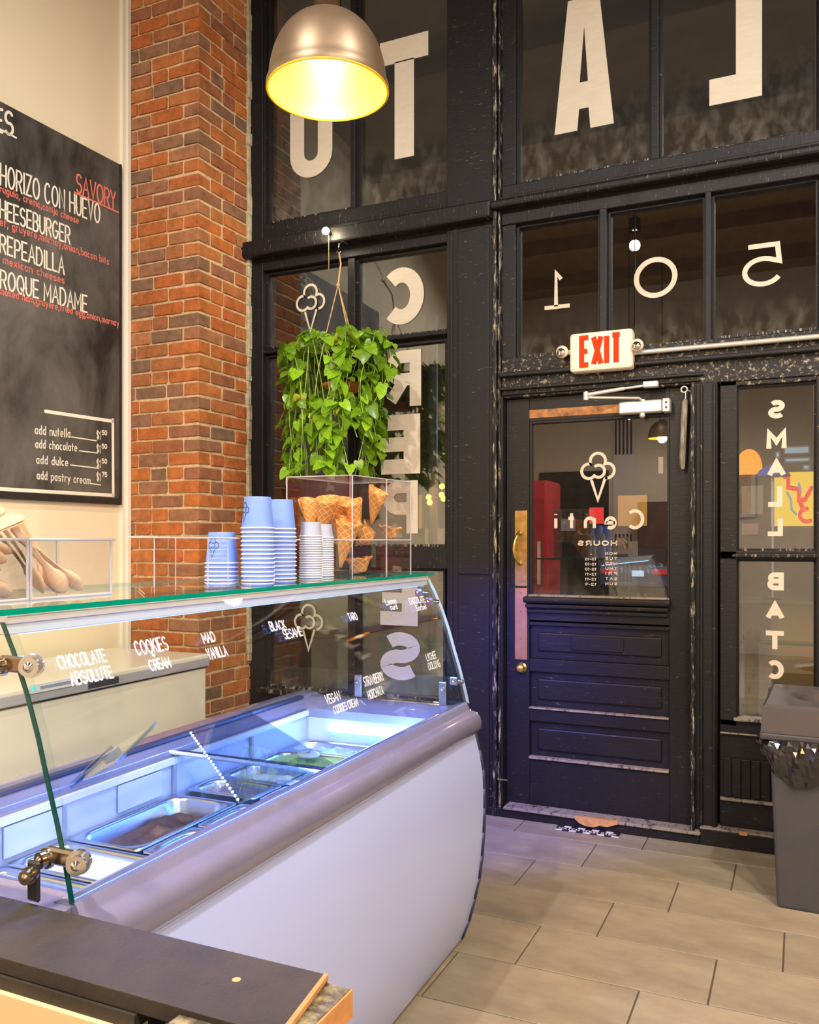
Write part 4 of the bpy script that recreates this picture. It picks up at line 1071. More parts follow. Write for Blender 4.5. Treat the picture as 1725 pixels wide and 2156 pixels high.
# ------------------------------------------------------------------ GELATO PANS (stand in the well: things of their own)
def cw(p, q, z): return (p * math.cos(CA) - q * math.sin(CA), p * math.sin(CA) + q * math.cos(CA), z)
def gel(name, c, c2, scale=30, rough=.55):
    return mat(name, c, rough, col2=c2, nscale=scale, bump=0.9, bscale=35)
GEL = {
 'ice': gel('pale_blue_gelato', (.72, .82, .92), (.50, .66, .88)), 'white': gel('white_gelato', (.90, .90, .84), (.80, .84, .84), 8), 'choc': gel('dark_chocolate_gelato', (.16, .075, .055), (.05, .025, .025), 14),
 'cookie': gel('speckled_cookie_gelato', (.30, .24, .20), (.08, .05, .04), 45), 'green': gel('green_pistachio_gelato', (.48, .62, .22), (.30, .46, .14)), 'taro': gel('mauve_taro_gelato', (.42, .30, .36), (.26, .16, .2)),
 'cream': gel('ivory_gelato', (.80, .76, .60), (.62, .60, .50)), 'lime': gel('deep_green_gelato', (.10, .42, .18), (.05, .22, .12)), 'grey': gel('grey_sesame_gelato', (.32, .32, .33), (.18, .18, .2)),
}
def rrect(x0, x1, y0, y1, r, n=5):
    out = []
    for cx_, cy_, a in ((x1 - r, y1 - r, 0), (x0 + r, y1 - r, 90), (x0 + r, y0 + r, 180), (x1 - r, y0 + r, 270)):
        for k in range(n + 1): t = R(a + 90 * k / n); out.append((cx_ + r * math.cos(t), cy_ + r * math.sin(t)))
    return out
def pan(p0, p1, q0, q1, kind, label, fill=.035, rr=.035, amp=.008, zt=.69):
    pc, qc = (p0 + p1) / 2, (q0 + q1) / 2; w, l = (p1 - p0) / 2 - .002, (q1 - q0) / 2 - .002
    t = thing('gelato_pan', label, 'gelato pan', cw(pc, qc, zt), CA, 'gelato pans in the display case')
    loops = [(rrect(-w, w, -l, l, .012), 0), (rrect(-w, w, -l, l, .012), .004), (rrect(-w + .012, w - .012, -l + .012, l - .012, rr), .004), (rrect(-w + .016, w - .016, -l + .016, l - .016, rr), -.004),
             (rrect(-w + .024, w - .024, -l + .024, l - .024, rr), -.13)]
    mb = MB(); n = len(loops[0][0]); vs = []
    for lp, z in loops: vs += [(x, y, z) for x, y in lp]
    fs = [(j * n + k, j * n + (k + 1) % n, (j + 1) * n + (k + 1) % n, (j + 1) * n + k) for j in range(len(loops) - 1) for k in range(n)]
    mb.add(vs, fs, True); mb.add([v for v in vs[-n:]], [tuple(range(n))])
    mb.build('tub', M['steel'], t)
    # gelato surface: swirled height field clipped to the rounded rectangle
    gm = MB(); N1, N2 = 14, 16; base = rrect(-w + .017, w - .017, -l + .017, l - .017, rr, 5); nb_ = len(base)
    ph = [random.uniform(0, 6) for _ in range(4)]
    vs = []
    for j in range(N1 + 1):
        f = 1 - j / N1
        for (bx, by) in base:
            x, y = bx * f, by * f
            hgt = amp * (math.sin(x * 60 + ph[0] + 2 * math.sin(y * 45 + ph[1])) + .6 * math.sin(y * 110 + ph[2] + x * 30)) * min(1, (1 - f) * 4)
            vs.append((x, y, -fill + hgt + .010 * (1 - f ** 4)))
    gm.add(vs, [(j * nb_ + k, j * nb_ + (k + 1) % nb_, (j + 1) * nb_ + (k + 1) % nb_, (j + 1) * nb_ + k) for j in range(N1) for k in range(nb_)], True)
    gm.build('gelato', GEL[kind], t)
    return t
pan(-1.548, -1.065, 1.175, 1.348, 'ice', 'steel pan of icy pale blue gelato nearest the black counter', .012, amp=.012)
pan(-1.548, -1.065, 1.355, 1.520, 'white', 'steel pan of smooth white gelato, second from the black counter', .008, amp=.004)
pan(-1.548, -1.335, 1.530, 1.925, 'choc', 'steel pan of dark chocolate gelato, long and low at the rear of the case', .04, rr=.05, amp=.009)
pan(-1.328, -1.065, 1.530, 1.720, 'cookie', 'steel pan of brown speckled gelato beside the rear chocolate pan', .03, rr=.05)
pan(-1.328, -1.065, 1.728, 1.925, 'grey', 'steel pan of grey speckled gelato behind the brown speckled one', .02, rr=.04)
pan(-1.548, -1.315, 1.97, 2.115, 'taro', 'rear steel pan of mauve gelato just past the cross bar', .02)
pan(-1.308, -1.065, 1.97, 2.115, 'lime', 'front steel pan of deep green gelato just past the cross bar', .02)
pan(-1.548, -1.315, 2.122, 2.300, 'cream', 'rear steel pan of ivory gelato in front of the green one', .03)
pan(-1.308, -1.065, 2.122, 2.300, 'cookie', 'front steel pan of speckled gelato in front of the green one', .03)
pan(-1.548, -1.065, 2.307, 2.475, 'green', 'steel pan of pistachio green gelato with a round tag', .008, amp=.010)
pan(-1.548, -1.065, 2.482, 2.650, 'grey', 'steel pan of grey gelato under the bright tube at the far end', .02)
# tag, lime and leaf standing in the gelato
tg = thing('flavour_tag', 'round cream tag lying in the green gelato', 'tag', cw(-1.39, 2.385, .707), CA)
tm = MB().lathe([(.0001, .012), (.034, .012), (.038, .008), (.038, .002), (.0001, 0)], (0, 0, 0), 24); tm.v = [(x, y * .8, z) for x, y, z in tm.v]
tm.build('disc', mat('cream_tag', (.92, .86, .62), .5), tg)
MB().tube([(0, -.012, .014), (0, .012, .014)], .0016, 6).tube([(0, .012, .014), (.010, -.012, .014)], .0016, 6).build('marking', M['freezergrey'], tg)
lm = thing('lime_wedge', 'yellow green lime wedge garnishing the deep green gelato', 'lime', cw(-1.20, 2.03, .69), CA)
MB().ball((0, 0, .004), .022, 16, 10, .8).build('flesh', mat('lime_skin', (.50, .80, .04), .3, coat=.3), lm)
MB().lathe([(.0001, .001), (.006, 0), (.004, -.004)], (0.018, 0, .006), 10).build('stem_end', mat('lime_stem', (.3, .5, .05), .5), lm)
# clear acrylic lids leaning on the rail
lidA = thing('acrylic_sheet', 'clear acrylic lid leaning on the rear rail at the left of the case', 'lid', cw(-1.47, 1.60, .86), CA)
mbx = MB().box(-.075, .085, -.09, .09, -.0015, .0015); rm = Matrix.Rotation(R(-28), 3, 'Y') @ Matrix.Rotation(R(20), 3, 'X')
def rotm(mb, m_, off=(0, 0, 0)): mb.v = [tuple(m_ @ Vector(v) + Vector(off)) for v in mb.v]; return mb
lidmat = glass_mat('lid_acrylic', tint=(.80, .88, .97), refl=.12, grazing=.6)
rotm(mbx, rm, (0, 0, .02)).build('sheet', lidmat, lidA)
rotm(MB().box(-.078, -.070, -.09, .09, -.004, .008).box(.080, .088, -.09, .09, -.004, .006), rm, (0, 0, .02)).build('lipped_edge', lidmat, lidA)
rotm(MB().box(-.02, .02, -.012, .012, .0015, .012), rm, (0, 0, .02)).build('grip', lidmat, lidA)
lidB = thing('acrylic_sheet', 'clear acrylic lid over the middle of the case with glowing dots for an LED strip reflection', 'lid', (0, 0, 0), 0)
A_ = Vector(cw(-1.50, 1.93, .865)); B_ = Vector(cw(-1.13, 1.63, .80)); C_ = Vector(cw(-1.53, 2.26, .865)); Dd = Vector(cw(-1.10, 2.02, .80))
lidB.location = A_
def tri(p): return tuple(p - A_)
nrm = (B_ - A_).cross(C_ - A_).normalized() * .0015
MB().add([tri(A_ - nrm), tri(B_ - nrm), tri(Dd - nrm), tri(C_ - nrm), tri(A_ + nrm), tri(B_ + nrm), tri(Dd + nrm), tri(C_ + nrm)], [(0, 1, 2, 3), (4, 7, 6, 5), (0, 4, 5, 1), (1, 5, 6, 2), (2, 6, 7, 3), (3, 7, 4, 0)]).build('sheet', lidmat, lidB)
MB().tube([tri(A_), tri(B_)], .002, 6).tube([tri(B_), tri(Dd)], .002, 6).build('lipped_edge', M['acrylic'], lidB)
dots = MB()  # glowing dots stand in for the LED strip mirrored in the glass
for k in range(22):
    p = A_.lerp(B_, (k + .5) / 22) + Vector((0, 0, .004)); dots.ball(tri(p), .0034, 8, 6)
dots.build('led_reflection_dots', emis('led_reflection_glow', (.6, .8, 1), 3), lidB)

# ------------------------------------------------------------------ THINGS ON THE GLASS SHELF (z = SZ)
SZ = 1.2835
# paper cups
def cup_meshes(rr, tr_, h, mat_, rimr):
    # upside down: rim below, base up
    b = MB().lathe([(rr, .003), (tr_ + (rr - tr_) * .02, h - .002), (tr_, h), (tr_ - .0015, h - .0005), (tr_ - .0025, h - .004), (.0001, h - .004)], n=28).mesh('cup_body', mat_)
    rm_ = MB().lathe([(rr - .001, .0001), (rr + rimr, .0008), (rr + rimr * 1.3, .0025), (rr + rimr, .0042), (rr - .0005, .0048)], n=28).mesh('cup_rim', M['cupwhite'])
    return b, rm_
big = cup_meshes(.0435, .0360, .087, M['cup'], .0026)
small = cup_meshes(.0330, .0285, .044, M['cupsmall'], .0022)
def cup(meshes, loc, label, group, name='paper_cup'):
    t = thing(name, label, 'cup', loc, random.uniform(0, 6), group)
    for nm, me in (('body', meshes[0]), ('rim', meshes[1])):
        o = bpy.data.objects.new(nm, me); COL.objects.link(o); o.parent = t
    return t
ORD = ['topmost', 'second', 'third', 'fourth', 'fifth', 'sixth', 'seventh', 'eighth', 'ninth', 'tenth', 'eleventh', 'twelfth', 'thirteenth', 'fourteenth', 'fifteenth', 'sixteenth', 'seventeenth', 'eighteenth']
def stack(u, v, n, pitch, meshes, toplab, lab, group):
    x, y, _ = atz(u, v, SZ)
    for k in range(n):
        top = k == n - 1
        c = cup(meshes, (x + random.uniform(-.0006, .0006), y + random.uniform(-.0006, .0006), SZ + .0004 + k * pitch), toplab if top else lab % ORD[n - 1 - k], group)
    return c, (x, y)
c1, xy1 = stack(467, 1223, 5, .0117, big, 'blue paper cup on top of the short stack by the bricks', 'blue paper cup, %s from the top of the short stack', 'blue paper cups in the short stack')
c2, xy2 = stack(543, 1224, 13, .0119, big, 'blue paper cup topping the tall front stack', 'blue paper cup, %s from the top of the tall front stack', 'blue paper cups in the tall front stack')
c3, xy3 = stack(591, 1219, 13, .0119, big, 'blue paper cup topping the tall stack behind', 'blue paper cup, %s from the top of the tall rear stack', 'blue paper cups in the tall rear stack')
c4, xy4 = stack(655, 1217, 18, .0072, small, 'small pale cup topping the stack right of the tall cups', 'small white rimmed cup, %s from the top of the front small stack', 'small cups in the front small stack')
c5, xy5 = stack(680, 1213, 18, .0070, small, 'small pale cup topping the stack before the cone box', 'small white rimmed cup, %s from the top of the rear small stack', 'small cups in the rear small stack')
# print wrapped on the two cups that show it
for c, ang in ((c1, -150), (c2, -170)):
    mb = MB(); r_ = .0437
    base_a = R(ang) - c.rotation_euler[2]
    # direction from the cup to the camera
    loc = c.location; ca = math.atan2(-loc.y, -loc.x) - c.rotation_euler[2] - R(38 if c is c1 else 62)
    def fn(a, b, ca=ca):
        rad = .0362 + (.0435 - .0362) * (1 - b / .087) + .0007; t = ca + a / .042
        return (rad * math.cos(t), rad * math.sin(t), b)
    cone_logo(mb, fn, .0022, 0, .018, .042)
    mb.build('print', M['ink'], c)
# speckles on the small cups
for c, (x, y) in ((c4, xy4), (c5, xy5)):
    pass

# clear acrylic cone box
cbx = thing('acrylic_cone_box', 'clear acrylic box of waffle cones on the glass shelf', 'box', (*atz(742, 1211, SZ)[:2], SZ), 0)
o1 = Vector(atz(742, 1211, SZ)[:2]); o2 = Vector(atz(604, 1209, SZ)[:2]); o3 = Vector(atz(865, 1204, SZ)[:2])
ux = (o2 - o1); uy = (o3 - o1); WX, WYb = ux.length, uy.length; ux.normalize(); uy.normalize()
HB = .325
def bp(a, b, z): p = ux * a + uy * b; return (p.x, p.y, z)
def sheet(mb, pts, th):
    n_ = (Vector(pts[1]) - Vector(pts[0])).cross(Vector(pts[2]) - Vector(pts[0])).normalized() * th / 2
    vs = [tuple(Vector(p) - n_) for p in pts] + [tuple(Vector(p) + n_) for p in pts]
    mb.add(vs, [(0, 1, 2, 3), (4, 7, 6, 5), (0, 4, 5, 1), (1, 5, 6, 2), (2, 6, 7, 3), (3, 7, 4, 0)]); return mb
mid = WYb * .56; shz = .115
for nm, pts in [('side_panel', [bp(0, 0, 0), bp(WX, 0, 0), bp(WX, 0, HB), bp(0, 0, HB)]), ('side_panel', [bp(0, WYb, 0), bp(WX, WYb, 0), bp(WX, WYb, HB), bp(0, WYb, HB)]),
                ('front_panel', [bp(0, 0, 0), bp(0, WYb, 0), bp(0, WYb, HB), bp(0, 0, HB)]), ('back_panel', [bp(WX, 0, 0), bp(WX, WYb, 0), bp(WX, WYb, HB), bp(WX, 0, HB)]),
                ('lid', [bp(0, 0, HB), bp(WX, 0, HB), bp(WX, WYb, HB), bp(0, WYb, HB)]), ('base', [bp(0, 0, .002), bp(WX, 0, .002), bp(WX, WYb, .002), bp(0, WYb, .002)]),
                ('shelf', [bp(.003, .003, shz), bp(WX - .003, .003, shz), bp(WX - .003, WYb - .003, shz), bp(.003, WYb - .003, shz)])]:
    sheet(MB(), pts, .003).build(nm, M['acrylic'], cbx)
ed = MB()
for a, b in ((0, 0), (WX, 0), (0, WYb), (WX, WYb), (0, mid)):
    ed.tube([bp(a, b, 0), bp(a, b, HB)], .0022, 6)
for z in (HB, shz):
    for a, b, c, e in ((0, 0, WX, 0), (0, 0, 0, WYb), (WX, 0, WX, WYb), (0, WYb, WX, WYb)):
        ed.tube([bp(a, b, z), bp(c, e, z)], .0016 if z == HB else .0025, 6)
ed.build('polished_edges', M['acrylicedge'], cbx)
MB().box(-.004, .004, -.03, -.004, 0, .07).build('handle', M['acrylic'], cbx)
# waffle cones and bowls
def cone_mesh():
    mb = MB(); n = 36; L = .15; vs = []
    J_ = 8
    for j in range(J_ + 1):
        t = j / J_
        for k in range(n + 1):
            a = 2 * PI * 1.12 * k / n; r = .002 + .040 * t + .0012 * (k / n) * 2
            top = L * t + (0.012 * math.sin(a * .9 + 1) if j == J_ else 0)
            vs.append((r * math.cos(a), r * math.sin(a), top))
    mb.add(vs, [(j * (n + 1) + k, j * (n + 1) + k + 1, (j + 1) * (n + 1) + k + 1, (j + 1) * (n + 1) + k) for j in range(J_) for k in range(n)], True)
    me = mb.mesh('waffle_cone', M['waffle']); return me
def bowl_mesh():
    mb = MB(); n = 40; vs = []; prof = [(.0005, 0), (.020, 0), (.024, .006), (.030, .022), (.036, .036), (.044, .044)]
    for j, (r, z) in enumerate(prof):
        for k in range(n):
            a = 2 * PI * k / n; w_ = (j / 5) ** 2; rr_ = r * (1 + .10 * w_ * math.sin(a * 5)); vs.append((rr_ * math.cos(a), rr_ * math.sin(a), z + .004 * w_ * math.sin(a * 5 + 1)))
    mb.add(vs, [(j * n + k, j * n + (k + 1) % n, (j + 1) * n + (k + 1) % n, (j + 1) * n + k) for j in range(5) for k in range(n)], True)
    return mb.mesh('waffle_bowl', M['waffle'])
cme, bme = cone_mesh(), bowl_mesh()
def place(me, name, a, b, z, rot, label, cat, group, sc=1.0):
    p = bp(a, b, z); o = bpy.data.objects.new(name, me); COL.objects.link(o)
    o.location = (o1.x + p[0], o1.y + p[1], SZ + p[2]); o.rotation_euler = rot; o.scale = (sc,) * 3
    sm = o.modifiers.new('wall', 'SOLIDIFY'); sm.thickness = .0022
    tag(o, label, cat, group); return o
GC = 'waffle cones in the acrylic box'
place(cme, 'waffle_cone', .150, .05, .119, (R(6), R(16), 0), 'waffle cone at the left front of the box, mouth tilted left', 'cone', GC, .95)
place(cme, 'waffle_cone', .075, .05, .022, (R(4), R(10), 1.0), 'waffle cone at the front whose tip pokes below the shelf', 'cone', GC, 1.05)
place(cme, 'waffle_cone', .100, .12, .045, (R(-4), R(6), 2.0), 'second waffle cone with its tip below the shelf', 'cone', GC, 1.05)
place(cme, 'waffle_cone', .055, .13, .119, (R(5), R(-12), .5), 'waffle cone leaning right beside the middle edge', 'cone', GC, .85)
place(cme, 'waffle_cone', .045, .185, .165, (R(4), R(-16), 2.6), 'waffle cone standing highest in the box', 'cone', GC, .85)
place(cme, 'waffle_cone', .205, .10, .119, (R(10), R(12), 3.3), 'waffle cone at the left rear of the box', 'cone', GC, .9)
place(cme, 'waffle_cone', .16, .19, .119, (R(-6), R(6), 4.3), 'waffle cone at the back wall of the box', 'cone', GC, .95)
GB = 'waffle bowls in the acrylic box'
place(bme, 'waffle_bowl', .045, .115, .006, (R(4), R(-5), 0), 'waffle bowl alone on the lower level of the box', 'bowl', GB, 1.05)
place(bme, 'waffle_bowl', .06, .225, .120, (R(70), 0, R(-60)), 'waffle bowl tipped on its side beyond the cones', 'bowl', GB, 1.1)
place(bme, 'waffle_bowl', .045, .30, .120, (R(5), R(6), 1), 'small waffle bowl at the right end of the box', 'bowl', GB, .95)

# cup organiser: low clear acrylic frame round the short stack
org = thing('acrylic_cup_organizer', 'low clear acrylic cup holder beside the short stack', 'organizer', (*atz(370, 1238, SZ)[:2], SZ))
oo = Vector(org.location)
def ow(u, v, z): p = Vector(atz(u, v, SZ)); return (p.x - oo.x, p.y - oo.y, z)
b0, b1, b2, b3 = ow(292, 1242, .003), ow(500, 1224, .003), ow(505, 1234, .003), ow(305, 1254, .003)
sheet(MB(), [b0, b1, b2, b3], .004).build('base_plate', M['acrylic'], org)
zr = .118
e1 = MB()
for a, b in ((325, 1239), (370, 1236), (438, 1230), (480, 1226)):
    e1.tube([ow(a, b, 0.003), ow(a, b, zr)], .0012, 6)
e1.tube([ow(270, 1244, zr), ow(505, 1224, zr)], .0022, 6)
e1.build('polished_edges', M['acrylicedge'], org)
for a, b in (((325, 1239), (370, 1236)), ((438, 1230), (480, 1226))):
    p, q = ow(*a, .003), ow(*b, .003); sheet(MB(), [p, q, (q[0], q[1], zr), (p[0], p[1], zr)], .002).build('divider', M['acrylic'], org)

# spoon bins
def spoon_mesh():
    mb = MB(); n = 18; vs = []; L = .16
    # outline half widths along the length (handle end at 0, bowl at L)
    T = [(0, .005), (.006, .0085), (.03, .0080), (.07, .0058), (.098, .0052), (.108, .0095), (.118, .0155), (.132, .0195), (.146, .0170), (.155, .0105), (.160, .001)]
    for s_, hw in T:
        bow = max(0, 1 - ((s_ - .133) / .030) ** 2) if s_ > .105 else 0
        zc = -.0045 * bow + .006 * math.sin(s_ / L * PI)
        for k in range(5):
            f = -1 + k * .5
            vs.append((f * hw, s_, zc + .006 * bow * (f * f)))
    m_ = len(T)
    mb.add(vs, [(j * 5 + k, j * 5 + k + 1, (j + 1) * 5 + k + 1, (j + 1) * 5 + k) for j in range(m_ - 1) for k in range(4)], True)
    return mb.mesh('wooden_spoon', M['spoon'])
sme = spoon_mesh()
BX1 = -1.293; BXW = .15; BH = .112
bins = []
for (y0, y1, lab) in ((1.150, 1.352, 'clear acrylic bin with a few wooden spoons fallen to the right end of the shelf'), (.93, 1.142, 'clear acrylic bin packed with wooden spoons at the left edge')):
    t = thing('spoon_bin', lab, 'bin', (BX1, y0, SZ), 0, 'clear spoon bins')
    w_, l_ = BXW, y1 - y0
    def pp(a, b, z): return (-a, b, z)
    for nm, pts in [('front_wall', [pp(0, 0, 0), pp(0, l_, 0), pp(-.004, l_ + .002, BH), pp(-.004, -.002, BH)]), ('back_wall', [pp(w_, 0, 0), pp(w_, l_, 0), pp(w_, l_, BH), pp(w_, 0, BH)]),
                    ('end_wall', [pp(0, 0, 0), pp(w_, 0, 0), pp(w_, -.002, BH), pp(0, -.002, BH)]), ('end_wall', [pp(0, l_, 0), pp(w_, l_, 0), pp(w_, l_ + .002, BH), pp(0, l_ + .002, BH)]),
                    ('floor_panel', [pp(0, 0, .0015), pp(w_, 0, .0015), pp(w_, l_, .0015), pp(0, l_, .0015)])]:
        sheet(MB(), pts, .0025).build(nm, M['acrylic'], t)
    e2 = MB()
    for a, b in ((0, 0), (0, l_), (w_, 0), (w_, l_)): e2.tube([pp(a, b, 0), pp(a, b, BH)], .0026, 6)
    e2.tube([pp(0, -.004, BH), pp(0, l_ + .010, BH), pp(w_, l_ + .01, BH), pp(w_, -.004, BH), pp(0, -.004, BH)], .003, 6)
    e2.tube([pp(0, 0, .002), pp(0, l_, .002)], .003, 6)
    e2.build('rolled_edge', M['acrylicedge'], t)
def spoon(p_bowl, p_handle, roll, label, group):
    a = Vector(p_handle); b = Vector(p_bowl); d = (b - a).normalized()
    q = d.to_track_quat('Y', 'Z'); o = bpy.data.objects.new('wooden_spoon', sme); COL.objects.link(o)
    o.rotation_mode = 'QUATERNION'; from mathutils import Quaternion
    o.rotation_quaternion = q @ Quaternion((0, 1, 0), roll); o.location = b - d * .159
    s_ = o.modifiers.new('thick', 'SOLIDIFY'); s_.thickness = .0014
    tag(o, label, 'spoon', group); return o
GA = 'wooden spoons in the right bin'; GBn = 'wooden spoons in the left bin'
z_ = SZ + .006
A = [((BX1 - .018, 1.248, z_ + .004), (BX1 - .06, 1.165, SZ + .135), -1.2, 'wooden spoon resting bowl down against the bin front'),
     ((BX1 - .020, 1.292, z_ + .006), (BX1 - .09, 1.18, SZ + .13), -.7, 'wooden spoon with its bowl turned sideways at the right'),
     ((BX1 - .05, 1.275, z_ + .004), (BX1 - .10, 1.20, SZ + .13), -.9, 'wooden spoon leaning behind the sideways one'),
     ((BX1 - .07, 1.285, z_ + .006), (BX1 - .10, 1.215, SZ + .14), -1.1, 'wooden spoon with handle rising highest in the right bin'),
     ((BX1 - .04, 1.215, z_ + .004), (BX1 - .08, 1.158, SZ + .13), -.4, 'wooden spoon at the left corner of the right bin'),
     ((BX1 - .09, 1.25, z_ + .006), (BX1 - .12, 1.17, SZ + .13), -.2, 'wooden spoon deepest at the back of the right bin'),
     ((BX1 - .11, 1.305, z_ + .004), (BX1 - .12, 1.235, SZ + .135), -1.3, 'wooden spoon with straight handle near the back wall')]
for a_ in A: spoon(a_[0], a_[1], a_[2], a_[3], GA)
for k in range(28):
    zz = .008 + k * .0038
    side = -1 if k % 3 else 1
    pb = (BX1 - .022 - (k % 4) * .022, 1.126 - (k % 5) * .012, SZ + zz + .004); ph_ = (BX1 - .09 - (k % 3) * .015, .985 + (k % 4) * .01, SZ + zz + (.03 if k % 4 else .055))
    if k > 22: pb, ph_ = (BX1 - .06 - (k % 3) * .02, 1.03, SZ + .085), (BX1 - .05 - (k % 3) * .02, 1.115 + (k % 2) * .01, SZ + .128 + (k % 3) * .006)
    spoon(pb, ph_, random.uniform(-1.3, -.3), 'wooden spoon among those heaped in the left bin', GBn)

# ------------------------------------------------------------------ BLACK COUNTER LEDGE (foreground)
CZ = .84
k0_, k1_, k2_ = atz(0, 1887, CZ), atz(692, 2050, CZ), atz(560, 2156, CZ)
ky1 = (k0_[1] + k1_[1]) / 2; ky0 = atz(0, 2015, CZ)[1]
ct = thing('counter_ledge', 'black laminate counter ledge with chipped wood end in the foreground', 'counter', (-1.2, .86, 0))
def ctr(mb): return rel(mb, ct)
kx1 = k1_[0]
xe = atz(560, 2156, CZ)[0]
top = MB().add([(-2.2, ky0, CZ - .022), (xe + .03, ky0, CZ - .022), (kx1, ky1, CZ - .022), (-2.2, ky1, CZ - .022), (-2.2, ky0, CZ), (xe + .03, ky0, CZ), (kx1, ky1, CZ), (-2.2, ky1, CZ)],
               [(0, 3, 2, 1), (4, 5, 6, 7), (0, 1, 5, 4), (1, 2, 6, 5), (2, 3, 7, 6), (3, 0, 4, 7)])
ctr(top).build('top_board', M['counter'], ct, bevel=.0015)
ctr(MB().add([(xe + .031, ky0, CZ - .006), (kx1 + .001, ky1, CZ - .006), (kx1 + .001, ky1, CZ + .0005), (xe + .031, ky0, CZ + .0005), (xe + .024, ky0, CZ + .0005), (kx1 - .005, ky1, CZ + .0005)], [(0, 1, 2, 3), (3, 2, 5, 4)])).build('chipped_edge', M['rawedge'], ct)
LZ = CZ - .008
s2, s3 = atz(748, 2072, LZ), atz(640, 2150, LZ)
ctr(MB().box(kx1 - .14, s2[0], ky0 - .02, ky1 - .004, CZ - .045, CZ - .0225)).build('under_board', M['scuffed'], ct)
ctr(MB().box(kx1 - .12, s2[0], ky0 - .02, ky1 - .006, CZ - .0225, LZ)).build('under_board', M['scuffed'], ct)
ctr(MB().box(s2[0] - .0005, s2[0] + .003, ky0 - .02, ky1 - .005, CZ - .043, LZ - .001)).build('raw_end', M['rawedge'], ct)
ctr(MB().cyl((atz(498, 2063, CZ)[0], atz(498, 2063, CZ)[1], CZ - .001), (atz(498, 2063, CZ)[0], atz(498, 2063, CZ)[1], CZ + .0006), .006, 7)).build('chip', M['oakpatch'], ct)
ctr(MB().box(-2.2, s2[0] - .012, ky0 + .02, ky1 - .02, 0, CZ - .045)).build('side_panel', M['dark'], ct)
bx = atz(350, 2130, .80)[0]
ctr(MB().box(-2.2, -.735, ky0 - .012, ky0 + .02, 0, CZ - .040)).build('front_panel', M['creampanel'], ct)
ctr(MB().box(-2.2, -.735, ky0 - .004, ky0 + .02, CZ - .040, CZ - .0225)).build('fascia', M['counter'], ct)
ctr(MB().box(-.732, -.60, ky0 - .05, ky0 - .022, CZ - .12, CZ - .050)).build('black_block', M['scuffed'], ct, bevel=.003)

# ------------------------------------------------------------------ PENDANT LAMPS
def lathe_shade(prof_r, prof_h):
    out = [(prof_r * math.cos(R(a)), prof_h * math.sin(R(a))) for a in range(0, 86, 5)]
    return out
RR, RH = .155, .184
LZ_ = 2.590
outer_ = [(RR + .004, -.012), (RR + .006, 0)] + [(RR * math.cos(R(a)) ** .8, RH * math.sin(R(a))) for a in range(4, 84, 5)] + [(.035, RH)]
inner_ = [(RR - .004, -.012), (RR - .004, 0)] + [((RR - .005) * math.cos(R(a)) ** .8, (RH - .005) * math.sin(R(a))) for a in range(4, 84, 5)] + [(.02, RH - .006)]
sh_o = MB().lathe(outer_, n=48).mesh('shade', M['lampout']); sh_i = MB().lathe(inner_, n=48).mesh('shade_lining', M['lampin'])
rimm = MB().lathe([(RR + .004, -.012), (RR + .006, -.016), (RR - .002, -.017), (RR - .004, -.012)], n=48).mesh('shade_rim', M['lampin'])
capm = MB().lathe([(.0001, RH + .13), (.032, RH + .13), (.036, RH + .12), (.036, RH + .01), (.045, RH - .002)], n=24).mesh('cap', M['chrome'])
bulbm = MB().ball((0, 0, .035), .028, 16, 12, 1.1).mesh('bulb', M['bulb'])
sockm = MB().lathe([(.018, .075), (.020, RH - .01)], n=16).mesh('socket', M['alu'])
rodm = MB().cyl((0, 0, RH + .12), (0, 0, CEIL - 2.572), .006, 8).mesh('cord', M['dark'])
PL = ['bronze dome pendant lamp glowing gold over the display case', 'bronze dome pendant lamp over the cashier end of the room', 'bronze dome pendant lamp by the right wall near the street', 'bronze dome pendant lamp by the right wall mid room', 'bronze dome pendant lamp at the back left of the room', 'bronze dome pendant lamp at the back right of the room']
for i, (x, y) in enumerate(PEND):
    t = thing('pendant_lamp', PL[i], 'lamp', (x, y, LZ_), 0, 'bronze pendant lamps')
    for nm, me in (('shade', sh_o), ('shade_lining', sh_i), ('shade_rim', rimm), ('cap', capm), ('bulb', bulbm), ('socket', sockm), ('cord', rodm)):
        o = bpy.data.objects.new(nm, me); COL.objects.link(o); o.parent = t
# point lights sit just under each bulb
for o in bpy.data.objects:
    if o.type == 'LIGHT' and o.name.startswith('pendant_light'): o.location.z = 2.572
for k, (x, y, z) in enumerate(TRACK):
    t = thing('track_spotlight', ['black track spotlight over the counter', 'black track spotlight over the open floor', 'black track spotlight at the back left', 'black track spotlight at the back right'][k], 'lamp', (x, y, z + .02), 0, 'black track spotlights')
    MB().lathe([(.055, 0), (.06, .02), (.055, .12), (.02, .15)], n=20).build('can', M['dark'], t)
    MB().cyl((0, 0, .15), (0, 0, CEIL - z - .02), .008, 8).build('stem', M['dark'], t)
    MB().lathe([(.0001, .012), (.026, .012)], n=20).build('lens', emis('spot_lens', (1, .85, .6), 6), t)
# small bare bulb on the rail above the plant
bb = at(687, 487, 4.06)
t = thing('rail_bulb', 'small glowing bare bulb fixed to the black rail above the plant', 'lamp', (bb[0], 4.10, bb[2]))
MB().ball((0, -.045, 0), .020, 14, 10).build('bulb', M['bulb'], t)
MB().cyl((0, 0, 0), (0, -.03, 0), .012, 12).build('socket', M['dark'], t)
MB().tube([(0, -.012, -.01), (.002, -.014, -.2)], .0015, 5).build('pull_string', M['cord'], t)
lamp('rail_bulb_light', 'POINT', (bb[0], 4.03, bb[2]), 3.0, (1, .85, .6), .02)

